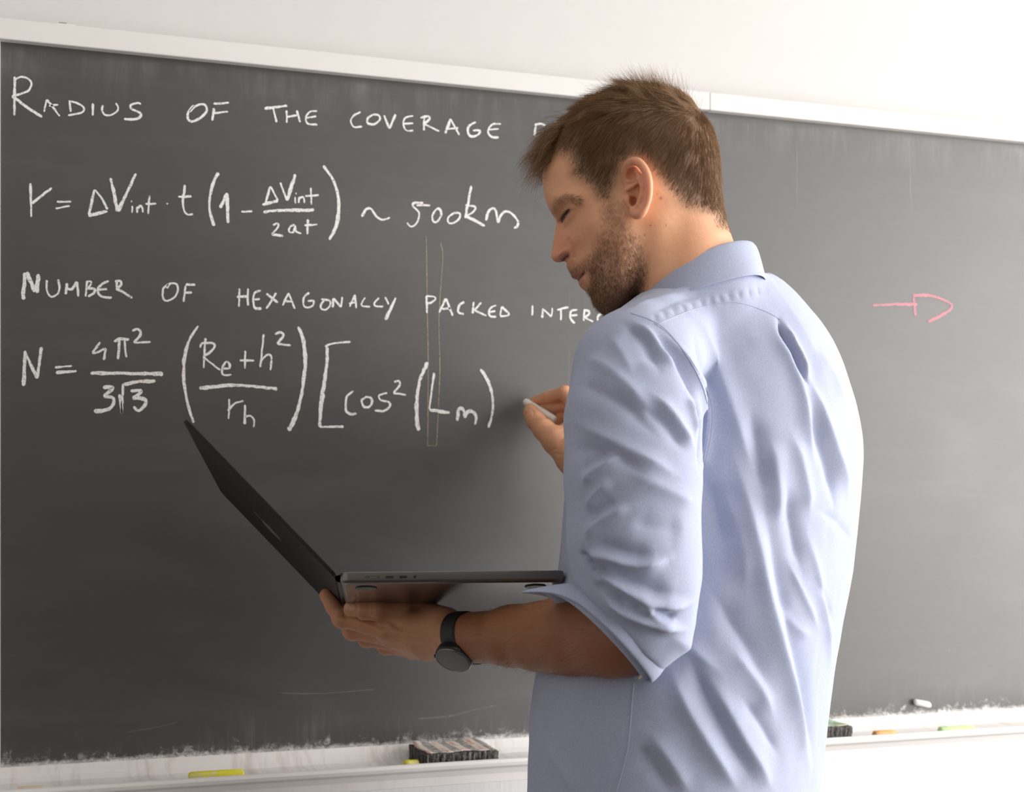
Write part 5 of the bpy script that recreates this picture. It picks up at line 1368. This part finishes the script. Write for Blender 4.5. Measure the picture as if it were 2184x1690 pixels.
# polished emblem on the back of the lid: a fruit with a bite and a leaf
cL = (.128, LWID * .50)
ap = [(0,.62),(.22,.70),(.50,.74),(.78,.60),(.66,.42),(.62,.18),(.72,-.06),(.92,-.20),(.80,-.55),(.56,-.88),(.34,-.98),(.14,-.90),(0,-.86),(-.14,-.90),(-.34,-.98),(-.58,-.86),(-.84,-.48),(-.95,-.02),(-.90,.36),(-.70,.64),(-.42,.74),(-.18,.68)]
lf = [(.02,.82),(.04,1.08),(.24,1.34),(.42,1.40),(.42,1.16),(.26,.92)]
M_EMB = M_metal('polished_emblem', (.75, .75, .76), .12, 1.0)
em = None
for pts in (ap, lf):
    ring = [(cL[0] + .0195 * y, cL[1] - .0195 * x) for x, y in catmull(np.array(pts, float), 4, True)]
    o = slab('emblem' if em is None else 'emblem_leaf', lambda i: ring, [((0, -.0050), mpL), ((0, -.0045), mpL)], M_EMB, laptop if em is None else em)
    em = em or o
# small engraved lettering on the underside
fc_ = bpy.data.curves.new('engraved_lettering', 'FONT'); fc_.body = 'MacBook Pro'; fc_.size = .0085; fc_.extrude = .00005; fc_.align_x = 'CENTER'; fc_.align_y = 'CENTER'
fc_.materials.append(Mat('engraving_black', (.01, .01, .01), .6).m)
ftmp = bpy.data.objects.new('lettering_curve', fc_); COL.objects.link(ftmp); bpy.context.view_layer.update()
fme = bpy.data.meshes.new_from_object(ftmp.evaluated_get(bpy.context.evaluated_depsgraph_get())); bpy.data.objects.remove(ftmp)
fo = bpy.data.objects.new('engraved_lettering', fme); COL.objects.link(fo)
def wv(q): return Vector(q[0] * RT + q[1] * FW + q[2] * UP)
xa, za = wv(-LW).normalized(), wv(-LN).normalized(); ya = za.cross(xa)
Mt = Matrix((xa, ya, za)).transposed().to_4x4(); Mt.translation = Vector(W(LQ(.126, .215, -T2 - .0006)[None])[0])
fo.parent = laptop; fo.matrix_parent_inverse = Matrix.Translation(-Vector(laptop.location)); fo.matrix_basis = Mt
slab('keyboard', lambda i: rrect(.035 + i, .150 - i, .035 + i, LWID - .035 - i, .003), [((0, T2 + .0001), mpB), ((0, T2 + .0006), mpB)], M_BLK, laptop)
slab('trackpad', lambda i: rrect(.158 + i, .240 - i, .105 + i, LWID - .105 - i, .004), [((0, T2 + .0001), mpB), ((0, T2 + .0003), mpB)], M_GREY, laptop)

# ------------------------------------------------------------------ wrist watch
watch = tag(empty('wristwatch', W(Q(965, 1400, 1.64)[None])[0]), 'black round wristwatch with grey dial and black strap on the left wrist of the man', 'watch')
wn_ = np.array([-.27, -.63, -.73]); wn_ /= np.linalg.norm(wn_)
wc = Q(966, 1410, 1.630)
e1 = np.cross(wn_, np.cross(fdir, wn_)); e1 = fdir - wn_ * (fdir @ wn_); e1 /= np.linalg.norm(e1)     # along the arm
e2 = np.cross(wn_, e1)
def lathe(name, prof_, mat, parent, n=64):
    rings = [[wc + wn_ * h + r * (math.cos(a) * e1 + math.sin(a) * e2) for a in np.linspace(0, 2*math.pi, n, endpoint=False)] for r, h in prof_]
    V = [p for r in rings for p in r]; Fc = []
    for i in range(len(rings) - 1):
        for j in range(n): Fc.append((i*n + j, i*n + (j+1) % n, (i+1)*n + (j+1) % n, (i+1)*n + j))
    Fc.append(tuple(range(n))[::-1]); Fc.append(tuple((len(rings)-1)*n + j for j in range(n)))
    bm = bmesh.new(); bv = [bm.verts.new(v) for v in W(np.array(V))]
    for f in Fc: bm.faces.new([bv[i] for i in f])
    o = bm_obj(name, bm, mat, parent, smooth=True); m = o.modifiers.new('es', 'EDGE_SPLIT'); m.split_angle = .6
    return o
M_WB = Mat('watch_black', (.018, .018, .019), .32).m
case = lathe('case', [(.0195, -.0125), (.0215, -.011), (.0222, -.006), (.0222, -.003), (.0214, -.001), (.0206, -.0002)], M_WB, watch)
lathe('bezel', [(.0214, -.0012), (.0216, -.0006), (.0208, .0006), (.0198, .0007), (.0194, .0002)], M_metal('dark_steel_bezel', (.16, .165, .17), .25, .9), watch)
lathe('dial', [(.0193, -.0006), (.0193, .0003), (.0150, .0006), (.006, .0007)], Mat('grey_dial_glass', (.17, .172, .175), .3).m, watch)
for a in (.35, -.35):
    c = wc - wn_ * .005 + .0232 * (math.cos(a) * e1 + math.sin(a) * e2)
    bm = bmesh.new(); bmesh.ops.create_cone(bm, cap_ends=True, segments=16, radius1=.0021, radius2=.0021, depth=.0035)
    o = bm_obj('crown_button', bm, M_WB, watch, bevel=.0004)
    dv = math.cos(a) * e1 + math.sin(a) * e2; dw = dv[0]*RT + dv[1]*FW + dv[2]*UP
    o.matrix_parent_inverse = Matrix.Translation(-Vector(watch.location)); o.location = W(c[None])[0]; o.rotation_euler = Vector(dw).to_track_quat('Z', 'Y').to_euler()
# strap: wraps the wrist, wider where it meets the case
ac = fr(.985) * 0 + (ELB + fdir * ((wc - ELB) @ fdir))
ac = ac - 0 * wn_
def strap_ring(t, r_out):
    """loop round the arm at offset t along it"""
    out = []
    for a in np.linspace(0, 2*math.pi, 72, endpoint=False):
        dirv = math.cos(a) * wn + math.sin(a) * wside
        k = math.cos(a)
        rad = 1 / math.sqrt((math.cos(a) / .0245)**2 + (math.sin(a) / .0325)**2) + r_out
        w = .0100 + .0035 * max(0, k)**2
        out.append(ac + fdir * (t * w) + dirv * rad)
    return out
loft('strap', [strap_ring(-1, .0003), strap_ring(-1, .0028), strap_ring(-.8, .0036), strap_ring(0, .0039), strap_ring(.8, .0036), strap_ring(1, .0028), strap_ring(1, .0003), strap_ring(-1, .0003)], Mat('black_silicone', (.014, .014, .014), .55).m, watch, 0, True, 0)

# ------------------------------------------------------------------ chalk in the right hand
n = 24; ax = CH1 - CH0; LC = np.linalg.norm(ax); ax = ax / LC
o1 = np.cross(ax, np.array([0, 0, 1.0])); o1 /= np.linalg.norm(o1); o2 = np.cross(ax, o1)
rings = [[CH0 + ax * LC * t + .0063 * k * (math.cos(a) * o1 + math.sin(a) * o2) for a in np.linspace(0, 2*math.pi, n, endpoint=False)] for t, k in ((0, .55), (.02, .78), (.07, .92), (.2, .97), (.6, 1), (.9, 1), (.97, .86), (1, .5))]
V = [p for r in rings for p in r]; Fc = []
for i in range(len(rings) - 1):
    for j in range(n): Fc.append((i*n + j, i*n + (j+1) % n, (i+1)*n + (j+1) % n, (i+1)*n + j))
Fc.append(tuple(range(n))[::-1]); Fc.append(tuple((len(rings)-1)*n + j for j in range(n)))
tag(mesh_obj('chalk_stick', W(np.array(V)), Fc, M_stick('white_chalk_stick', (.86, .82, .77), (.80, .74, .68))), 'white chalk stick held in the right hand of the man', 'chalk')
